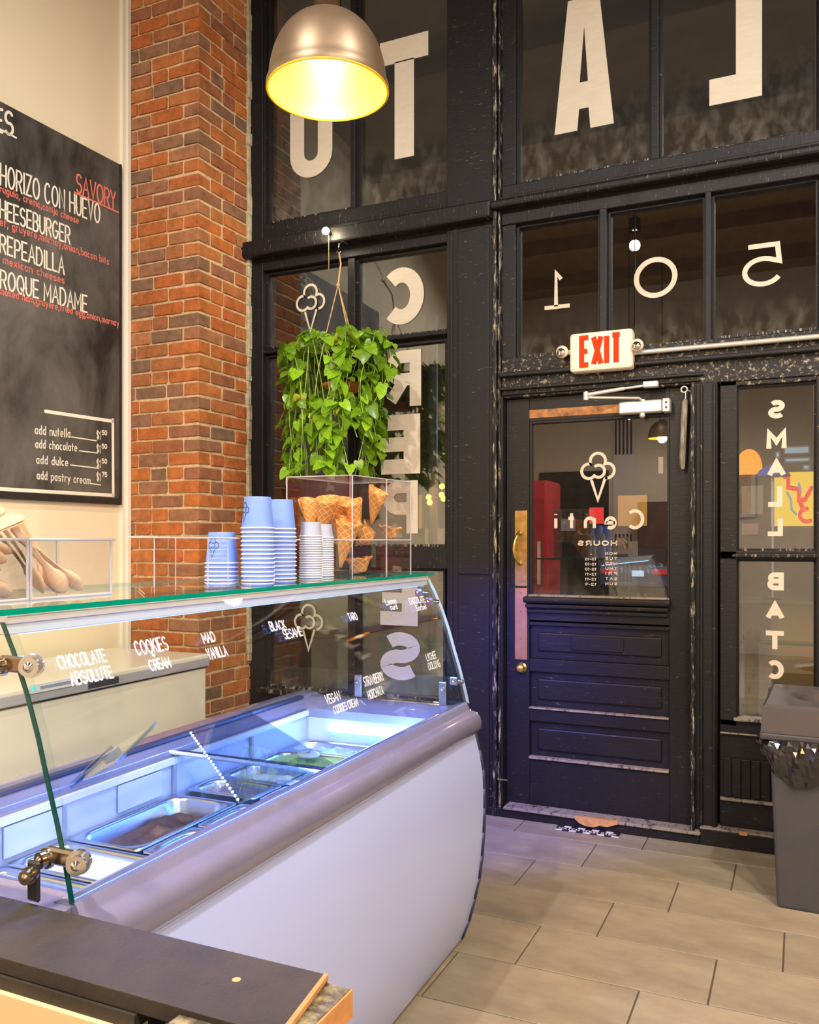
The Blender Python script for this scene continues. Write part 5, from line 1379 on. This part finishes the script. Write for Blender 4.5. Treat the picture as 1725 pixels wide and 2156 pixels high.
# ------------------------------------------------------------------ HANGING PLANT
YPL = 3.90
hk = at(717, 512, 4.02); pc = at(724, 790, YPL); PXc = pc[0] - .0
plant = thing('hanging_pothos', 'lush green pothos trailing from a black pot hung on tan cords before the window', 'plant', (PXc, YPL, at(712, 815, YPL)[2]))
def plr(mb): return rel(mb, plant)
zr0, zr1 = at(712, 812, YPL)[2], at(712, 752, YPL)[2]
plr(MB().lathe([(.0001, zr0), (.085, zr0), (.092, zr0 + .01), (.115, zr1 - .02), (.125, zr1 - .018), (.127, zr1), (.118, zr1), (.110, zr1 - .02), (.0001, zr1 - .03)], (PXc, YPL, 0), 36)).build('pot', M['pot'], plant)
plr(MB().lathe([(.0001, zr0 - .035), (.07, zr0 - .035), (.10, zr0 - .012), (.118, zr0), (.113, zr0 + .002), (.0001, zr0 - .002)], (PXc, YPL, 0), 36)).build('saucer', M['terracotta'], plant)
kn = at(712, 600, YPL); ht = at(714, 532, 3.98)
for a in (80, 200, 320):
    plr(MB().tube([(kn[0], YPL, kn[2]), (PXc + .122 * math.cos(R(a)), YPL + .122 * math.sin(R(a)), zr1)], .0028, 6)).build('cord', M['cord'], plant)
plr(MB().tube([ht, (kn[0], YPL + .03, (ht[2] + kn[2]) / 2 + .02), (kn[0], YPL, kn[2])], .0045, 6).ball((kn[0], YPL, kn[2]), .010, 8, 6)).build('cord', M['cord'], plant)
tag(MB().tube([(hk[0], 4.10, hk[2] + .02), (hk[0], 4.05, hk[2] + .02), (hk[0] + .004, 4.0, hk[2] - .01), (ht[0], 3.98, ht[2] + .02), (ht[0] - .012, 3.975, ht[2] - .004), (ht[0], 3.97, ht[2] - .012), (ht[0] + .014, 3.975, ht[2])], .0028, 6).build('ceiling_hook', M['chrome']), 'thin metal hook on the black rail holding the plant cord', 'hook')
def leaf_mesh(seed, mat_):
    rnd = random.Random(seed); mb = MB()
    # heart outline, tip at -y, folded on the midrib
    mid = [(0, .18), (0, .05), (0, -.25), (0, -.6), (0, -.95)]
    side = [(.0, .18), (.30, .34), (.50, .12), (.46, -.22), (.26, -.62), (0, -1.0)]
    fold = rnd.uniform(.10, .28); curl = rnd.uniform(.05, .25)
    def z(x, y): return fold * abs(x) - curl * (y + .2) ** 2
    vs = [(0, .10, z(0, .1)), (0, -.3, z(0, -.3)), (0, -.7, z(0, -.7)), (0, -1.0, z(0, -1))]
    for sg in (1, -1):
        vs += [(sg * x, y, z(x, y)) for x, y in ((.27, .30), (.50, .12), (.48, -.22), (.28, -.66))]
    fs = [(0, 4, 5), (0, 5, 6, 1), (1, 6, 7, 2), (2, 7, 3), (0, 9, 8), (0, 1, 10, 9), (1, 2, 11, 10), (2, 3, 11)]
    mb.add(vs, fs, True)
    return mb.mesh('leaf', mat_)
lmes = [leaf_mesh(k, M['leaf']) for k in range(6)] + [leaf_mesh(9, M['leafyellow'])]
rp = random.Random(21)
vines = []
zb = at(700, 1002, YPL)[2]
for k in range(58):
    a = rp.uniform(0, 2 * PI)
    if k % 2: a = rp.uniform(PI * .95, PI * 2.05)   # more on the room side
    R_ = rp.uniform(.14, .32) * (1.0 if math.sin(a) < 0 else .8)
    rise = rp.uniform(.0, .085); drop = rp.uniform(.35, 1.1)
    zend = max(zb - .01, zr1 + rise - drop * (zr1 - zb + .12)); pts = []
    sway = rp.uniform(0, 6)
    n_ = 14
    for j in range(n_ + 1):
        t = j / n_
        if t < .3:
            q = t / .3; rr = .08 + (R_ - .08) * math.sin(q * PI / 2); z = zr1 + rise * math.sin(q * PI * .62)
        else:
            q = (t - .3) / .7; rr = R_ * (1 + .08 * math.sin(q * 5 + sway)) - .03 * q; z = (zr1 + rise * math.sin(PI * .62)) * (1 - q) + zend * q
        aa = a + .18 * math.sin(t * 5 + sway)
        pts.append(Vector((PXc + rr * math.cos(aa) * 1.02, min(YPL + rr * math.sin(aa) * .95, 4.10), z)))
    vines.append((pts, a))
    plr(MB().tube(pts, .0022, 5)).build('vine', M['vine'], plant)
leafspots = []
for pts, a in vines:
    L_ = sum((q - p).length for p, q in zip(pts, pts[1:])); n_ = int(L_ / .044)
    for i in range(n_):
        t = (i + rp.uniform(.1, .9)) / n_ * (len(pts) - 1); j = int(t); p = pts[j].lerp(pts[min(j + 1, len(pts) - 1)], t - j)
        out = Vector((p.x - PXc, p.y - YPL, 0)); out = out.normalized() if out.length > .01 else Vector((0, -1, 0))
        yaw = math.atan2(out.y, out.x) + rp.uniform(-1.1, 1.1)
        off = Vector((math.cos(yaw), math.sin(yaw), rp.uniform(-.2, .5))) * rp.uniform(.01, .04)
        q = p + off
        if q.y > 4.12: q.y = 4.12
        # leave the pot showing through at the front
        dx = q.x - PXc
        if q.y < YPL + .02 and -.11 < dx < .06 and zr0 - .07 < q.z < zr1 + .05: continue
        if q.y < YPL - .05 and rp.random() < .12: continue
        leafspots.append((q, yaw, rp.uniform(.040, .076)))
def leaf_matrix(q, yaw, s):
    pitch = rp.uniform(20, 85); tilt = rp.uniform(-35, 35)
    # leaf local: tip -y, normal +z. Face outward with the tip hanging down
    m = Matrix.Rotation(yaw + PI / 2, 3, 'Z') @ Matrix.Rotation(R(tilt), 3, 'Y') @ Matrix.Rotation(R(pitch), 3, 'X')
    return m
leafspots.sort(key=lambda s: s[0].y)
stuff = MB()
for i, (q, yaw, s) in enumerate(leafspots):
    m_ = leaf_matrix(q, yaw, s); me = lmes[6] if rp.random() < .035 else lmes[i % 6]
    if i < 298:
        o = bpy.data.objects.new('leaf', me); COL.objects.link(o); o.parent = plant
        o.location = (q.x - plant.location.x, q.y - plant.location.y, q.z - plant.location.z); o.rotation_euler = m_.to_euler(); o.scale = (s, s, s)
    else:
        stuff.add([tuple(m_ @ (Vector(v.co) * s) + q - plant.location) for v in me.vertices], [tuple(p.vertices) for p in me.polygons], True)
stuff.build('leaf_mass', M['leaf'], plant, kind='stuff')

# ------------------------------------------------------------------ WASTE BIN
bn = thing('waste_bin', 'tall charcoal waste bin with open top lid beside the sidelight', 'bin', (.17, 3.80, 0), R(-2))
def taper(mb, a, b, z0, z1):
    # a, b: (x0, x1, y0, y1) at z0 and z1
    vs = [(a[0], a[2], z0), (a[1], a[2], z0), (a[1], a[3], z0), (a[0], a[3], z0), (b[0], b[2], z1), (b[1], b[2], z1), (b[1], b[3], z1), (b[0], b[3], z1)]
    return mb.add(vs, [(0, 3, 2, 1), (4, 5, 6, 7), (0, 1, 5, 4), (1, 2, 6, 5), (2, 3, 7, 6), (3, 0, 4, 7)])
taper(MB(), (-.25, .25, -.25, .22), (-.275, .275, -.27, .25), 0, .64).build('body', M['bin'], bn, bevel=.012)
MB().box(-.31, .31, -.28, .26, .64, .668).build('lid_rim', M['bin'], bn, bevel=.008)
# lid with a round dished opening
lb = MB(); n = 40; zt_ = .775; lo, hi = [], []
sq = []
for k in range(n):
    a = 2 * PI * k / n; c_, s_ = math.cos(a), math.sin(a); m_ = max(abs(c_), abs(s_)); sq.append((c_ / m_, s_ / m_, c_, s_))
rings = [[(.305 * x, .272 * y - .008, .668) for x, y, c_, s_ in sq], [(.300 * x, .268 * y - .008, zt_ - .012) for x, y, c_, s_ in sq], [(.288 * x, .256 * y - .008, zt_) for x, y, c_, s_ in sq],
         [(.215 * c_, .19 * s_, zt_) for x, y, c_, s_ in sq], [(.19 * c_, .17 * s_, zt_ - .012) for x, y, c_, s_ in sq], [(.165 * c_, .145 * s_, zt_ - .08) for x, y, c_, s_ in sq]]
vs = [p for r_ in rings for p in r_]
lb.add(vs, [(j * n + k, j * n + (k + 1) % n, (j + 1) * n + (k + 1) % n, (j + 1) * n + k) for j in range(5) for k in range(n)])
lb.build('lid', M['binlid'], bn)
MB().lathe([(.0001, zt_ - .2), (.2, zt_ - .2)], n=24).build('dark_inside', M['dark'], bn)
# bag overhang with creases
bgm = MB(); n = 150; J2 = 9; vs = []
rb = random.Random(4); cr_ = [(rb.uniform(5, 11), rb.uniform(0, 6), rb.uniform(.3, 1)) for _ in range(5)]
for j in range(J2 + 1):
    t = j / J2
    for k in range(n):
        a = 2 * PI * k / n; c_, s_ = math.cos(a), math.sin(a); m_ = (abs(c_) ** 6 + abs(s_) ** 6) ** (1 / 6)
        x, y = c_ / m_, s_ / m_
        fold = sum(w * math.sin(f * a * 2 + p + 1.2 * t * w) for f, p, w in cr_) / 3
        hem = .535 + .045 * math.sin(a * 3 + 4.0) + .03 * math.sin(a * 7 + 1) ; z = .645 * (1 - t) + hem * t
        r_ = .30 + .022 * math.sin(PI * min(1, t * 1.1)) + .012 * fold * math.sin(PI * t) + .006 * math.sin(a * 37 + t * 6)
        vs.append((r_ * x * 1.0, r_ * y * .93 - .008, z))
bgm.add(vs, [(j * n + k, j * n + (k + 1) % n, (j + 1) * n + (k + 1) % n, (j + 1) * n + k) for j in range(J2) for k in range(n)], False)
bgm.build('bin_bag', M['bag'], bn)

# ------------------------------------------------------------------ BEHIND THE CAMERA (seen in the glass only)
t = thing('drinks_fridge', 'tall red drinks fridge standing by the dark doorway', 'fridge', (-3.02, -1.6, 0))
MB().box(-.32, .32, -.3, .3, .08, 2.12).build('cabinet', mat('red_enamel', (.55, .02, .04), .3), t, bevel=.04)
MB().box(-.28, .28, .3, .31, .3, 1.9).build('door', mat('red_door', (.42, .015, .03), .25), t, bevel=.006)
MB().box(-.3, .3, -.28, .28, 0, .08).build('plinth', M['dark'], t)
MB().box(.2, .24, .31, .33, .9, 1.4).build('handle', M['chrome'], t)
t = thing('striped_banner', 'narrow white banner with black stripes on the back wall', 'banner', (-2.15, -3.03, 2.0))
MB().box(-.14, .14, 0, .004, -1.2, 1.1).build('sheet', M['cupwhite'], t)
sb = MB()
for k in range(5): sb.box(-.115 + k * .05, -.09 + k * .05, .004, .006, .55, 1.05).box(-.115 + k * .05, -.09 + k * .05, .004, .006, -1.15, -.5)
sb.build('stripes', M['dark'], t)
t = thing('picture_frame', 'white framed picture on the back wall', 'picture', (-.75, -3.03, 2.0))
MB().box(-.22, .22, 0, .02, -.3, .3).build('frame', M['cupwhite'], t, bevel=.004)
MB().box(-.17, .17, .02, .023, -.25, .25).build('print', mat('rosy_print', (.55, .32, .22), .6, col2=(.7, .6, .5), nscale=6), t)
t = thing('menu_cabinet', 'dark wooden cabinet against the back wall', 'cabinet', (-1.45, -2.8, 0))
MB().box(-.45, .45, -.2, .2, .05, 1.9).build('body', mat('dark_wood', (.07, .035, .03), .45), t, bevel=.01)
for s_ in (-1, 1):
    d_ = MB().box(s_ * .225 - .21, s_ * .225 + .21, .2, .215, .1, 1.85).build('door', mat('dark_wood_door', (.085, .04, .035), .4), t, bevel=.004)
    MB().ball((s_ * .03, .222, 1.0), .012, 10, 8).build('knob', M['brass'], d_)

# ------------------------------------------------------------------ THE STREET OUTSIDE
gr = structure('ground')
MB().box(-40, 40, 4.34, 9, -.25, -.13).build('sidewalk', mat('night_sidewalk', (.20, .17, .13), .8, noise=.3, nscale=2), gr)
MB().box(-40, 40, 9, 26, -.35, -.20).build('road', mat('wet_asphalt', (.035, .035, .04), .25, noise=.4, nscale=1), gr)
MB().box(-40, 40, 26, 31, -.3, -.13).build('far_sidewalk', mat('far_sidewalk_concrete', (.16, .14, .12), .8), gr)
YB = 31.0
bd = thing('brick_building', 'dark building across the street with lit shopfront', 'building', (0, YB, -.13))
bm_ = mat('dark_facade', (.085, .06, .05), .8, noise=.4, nscale=3)
MB().box(-30, 25, 0, 6, 0, 14).build('wall', bm_, bd)
def bpx(u0, u1, v0, v1, Y=YB):
    a = at(u0, v1, Y); b = at(u1, v0, Y); return a[0], b[0], a[2] + .13, b[2] + .13
x0, x1, z0, z1 = bpx(1625, 1760, 992, 1108)
o = MB().box(x0, x1, -.12, 0, z0, z1).build('lit_mural_panel', mat('yellow_lit_sign', (.95, .62, .03), .5, emit=(1.0, .62, .03), estr=.75), bd)
mu = MB()
def mfn(a, b): return (x0 + a * (x1 - x0) * .70, -.135, z0 + b * (z1 - z0))
ribbon(mu, [(.30, .92), (.38, .92), (.38, .72), (.62, .68), (.62, .48), (.75, .48), (.9, .7)], .09, mfn); ribbon(mu, arc(.80, .2, .16, .12, 90, 300), .08, mfn); ribbon(mu, [(.62, .5), (.72, .3)], .10, mfn)
mu.build('red_figure', mat('red_mural', (.8, .03, .02), .5, emit=(.9, .03, .02), estr=.7), o)
mu = MB(); ribbon(mu, [(.36, .62), (.44, .5), (.46, .30), (.56, .22)], .05, mfn); ribbon(mu, [(.62, .78), (.66, .62)], .06, mfn)
mu.build('teal_figure', mat('teal_mural', (.2, .5, .55), .5, emit=(.2, .5, .55), estr=.5), o)
x0, x1, z0, z1 = bpx(1550, 1606, 945, 1000)
am = MB(); am.prism([(x0, z0), (x1, z0)] + [((x0 + x1) / 2 + (x1 - x0) / 2 * math.cos(R(a)), z0 + (z1 - z0) * math.sin(R(a)) ** .7) for a in range(10, 175, 12)][0:] + [(x0, z0 + .01)], 'y', -.1, 0)
am.build('arched_lit_window', emis('amber_window', (1.0, .28, .01), 1.4), bd)
for (u0, u1, v0, v1) in ((1632, 1644, 950, 965), (1650, 1706, 938, 958), (1652, 1706, 962, 975), (1690, 1706, 978, 990)):
    x0, x1, z0, z1 = bpx(u0, u1, v0, v1)
    f_ = MB().box(x0, x1, -.06, 0, z0, z1).build('window', mat('bluish_window', (.3, .4, .45), .4), bd)
    MB().box(x0 + .05, x1 - .05, -.07, -.06, z0 + .05, z1 - .05).build('pane', emis('lit_window_pane', (.45, .62, .72), .55), f_)
for (u0, u1, v0, v1, c, e_) in ((1560, 1610, 1020, 1085, (1.0, .72, .45), .16), (1240, 1275, 1066, 1105, (1.0, .06, .05), 1.0), (1300, 1366, 1040, 1110, (1.0, .45, .10), .5), (870, 893, 1040, 1115, (1, .45, .12), .25), (895, 940, 1110, 1150, (.9, .6, .35), .2),
                                (1180, 1215, 1090, 1120, (.6, .6, .7), .15), (1385, 1400, 960, 1000, (1, .6, .4), .5), (1560, 1600, 1100, 1128, (.5, .25, .2), .3)):
    x0, x1, z0, z1 = bpx(u0, u1, v0, v1); f_ = MB().box(x0, x1, -.08, 0, z0, z1).build('window', bm_, bd)
    MB().box(x0 + .04, x1 - .04, -.09, -.08, z0 + .04, z1 - .04).build('pane', emis('lit_shop_pane', c, e_), f_)
t = thing('patio_umbrella', 'blue patio umbrella outside across the street', 'umbrella', (at(1628, 1000, 24)[0], 24, -.13))
uz = at(1628, 1003, 24)[2] + .13; ur = abs(at(1666, 1000, 24)[0] - at(1590, 1000, 24)[0]) / 2; ut = at(1628, 976, 24)[2] + .13
MB().lathe([(ur, uz), (ur * .75, uz + (ut - uz) * .5), (ur * .35, uz + (ut - uz) * .85), (.01, ut)], n=10, smooth=False).build('canopy', mat('blue_canopy', (.10, .16, .85), .6, emit=(.08, .12, .9), estr=.0, trans=.4), t)
MB().cyl((0, 0, .05), (0, 0, ut), .03, 8).build('pole', M['alu'], t); MB().lathe([(.0001, .1), (.25, .09), (.28, 0)], n=16).build('base', M['dark'], t)
# parked car seen from behind
cx0, cx1 = at(1262, 1195, 24)[0], at(1412, 1195, 24)[0]; cc = (cx0 + cx1) / 2
car = thing('parked_car', 'silver blue car parked across the street, seen from behind', 'car', (cc, 24.0, -.20))
cmt = mat('silver_blue_paint', (.30, .36, .48), .25, metal=.6, coat=.5)
hw = (cx1 - cx0) / 2 * .97
MB().prism([(0, .35), (-.05, .75), (.05, .95), (.9, .98), (1.3, 1.02), (3.2, .95), (4.3, .78), (4.4, .35)], 'x', -hw, hw, smooth=False).build('body', cmt, car, bevel=.08)
MB().prism([(.35, .96), (.95, 1.42), (2.4, 1.45), (3.1, .98)], 'x', -hw * .80, hw * .80).build('cabin', mat('car_glass_dark', (.03, .04, .06), .1, coat=.5), car, bevel=.06)
for s_ in (-1, 1):
    for y_ in (.85, 3.5):
        w_ = MB().cyl((s_ * (hw - .2), y_, .34), (s_ * (hw + .01), y_, .34), .33, 20).build('wheel', M['dark'], car)
        MB().cyl((s_ * (hw - .1), y_, .34), (s_ * (hw + .02), y_, .34), .19, 14).build('hubcap', M['steel'], w_)
    MB().cbox(s_ * hw * .95 - (.38 if s_ > 0 else 0), s_ * hw * .95 + (0 if s_ > 0 else .38), -.09, -.01, .72, .86, .02).build('tail_light', mat('tail_lens', (.5, .02, .03), .2, emit=(.9, .05, .08), estr=.35), car)
pl_ = MB().cbox(-.05, .27, -.10, -.06, .66, .82, .01).build('number_plate', mat('plate_white', (.8, .85, .95), .4, emit=(.55, .75, 1), estr=.7), car)
MB().box(-.6, .6, -.08, -.02, .40, .50).build('bumper', cmt, car, bevel=.02)
lamp('street_lamp_glow', 'POINT', (-2.0, 19.5, 4.5), 500, (.55, .68, 1.0), .3)
lamp('street_lamp_glow', 'POINT', (-9.0, 22, 5.0), 500, (1.0, .62, .3), .3)
lamp('street_lamp_glow', 'POINT', (1.5, 7.5, 4.5), 60, (1.0, .8, .55), .2)
# street lamp post with amber lanterns, left of the door
t = thing('street_lamp', 'grey street lamp post with amber lanterns outside the left window', 'street lamp', (at(912, 900, 14)[0], 14, -.2))
MB().cyl((0, 0, 0), (0, 0, 5.6), .085, 14).build('post', mat('grey_post', (.40, .38, .38), .5), t)
for u, v in ((931, 1024), (930, 1042), (934, 1050), (903, 1047), (905, 1058)):
    p = at(u, v, 13.7); x_, z_a = p[0] - t.location.x, p[2] + .2
    MB().ball((x_, -.3, z_a), .05, 10, 8).build('lantern', emis('amber_lantern', (1, .42, .04), 6), t)
    MB().tube([(x_, -.3, z_a), (0, 0, z_a)], .012, 6).build('bracket', M['dark'], t)
# bench / railing shapes outside the sidelight
t = thing('bollard', 'black pavement bollard outside the sidelight', 'bollard', (at(1583, 1470, 5.6)[0], 5.6, -.13))
MB().lathe([(.0001, .0), (.17, .0), (.16, .03), (.07, .10), (.042, .16), (.040, .92), (.052, .93), (.052, .97), (.0001, 1.0)], n=20).build('post', M['dark'], t)
MB().lathe([(.046, .30), (.050, .31), (.050, .33), (.046, .34)], n=20).build('collar', M['steel'], t)
t = thing('street_railing', 'green painted railing along the kerb outside', 'railing', (-.2, 8.4, -.13))
gm_ = mat('green_railing', (.16, .26, .08), .5)
for z in (.62, .98): MB().cyl((-2.2, 0, z), (2.6, 0, z), .022, 10).build('rail', gm_, t)
for x in (-2.2, -.6, 1.0, 2.6): MB().cyl((x, 0, 0), (x, 0, 1.0), .028, 10).build('post', gm_, t)
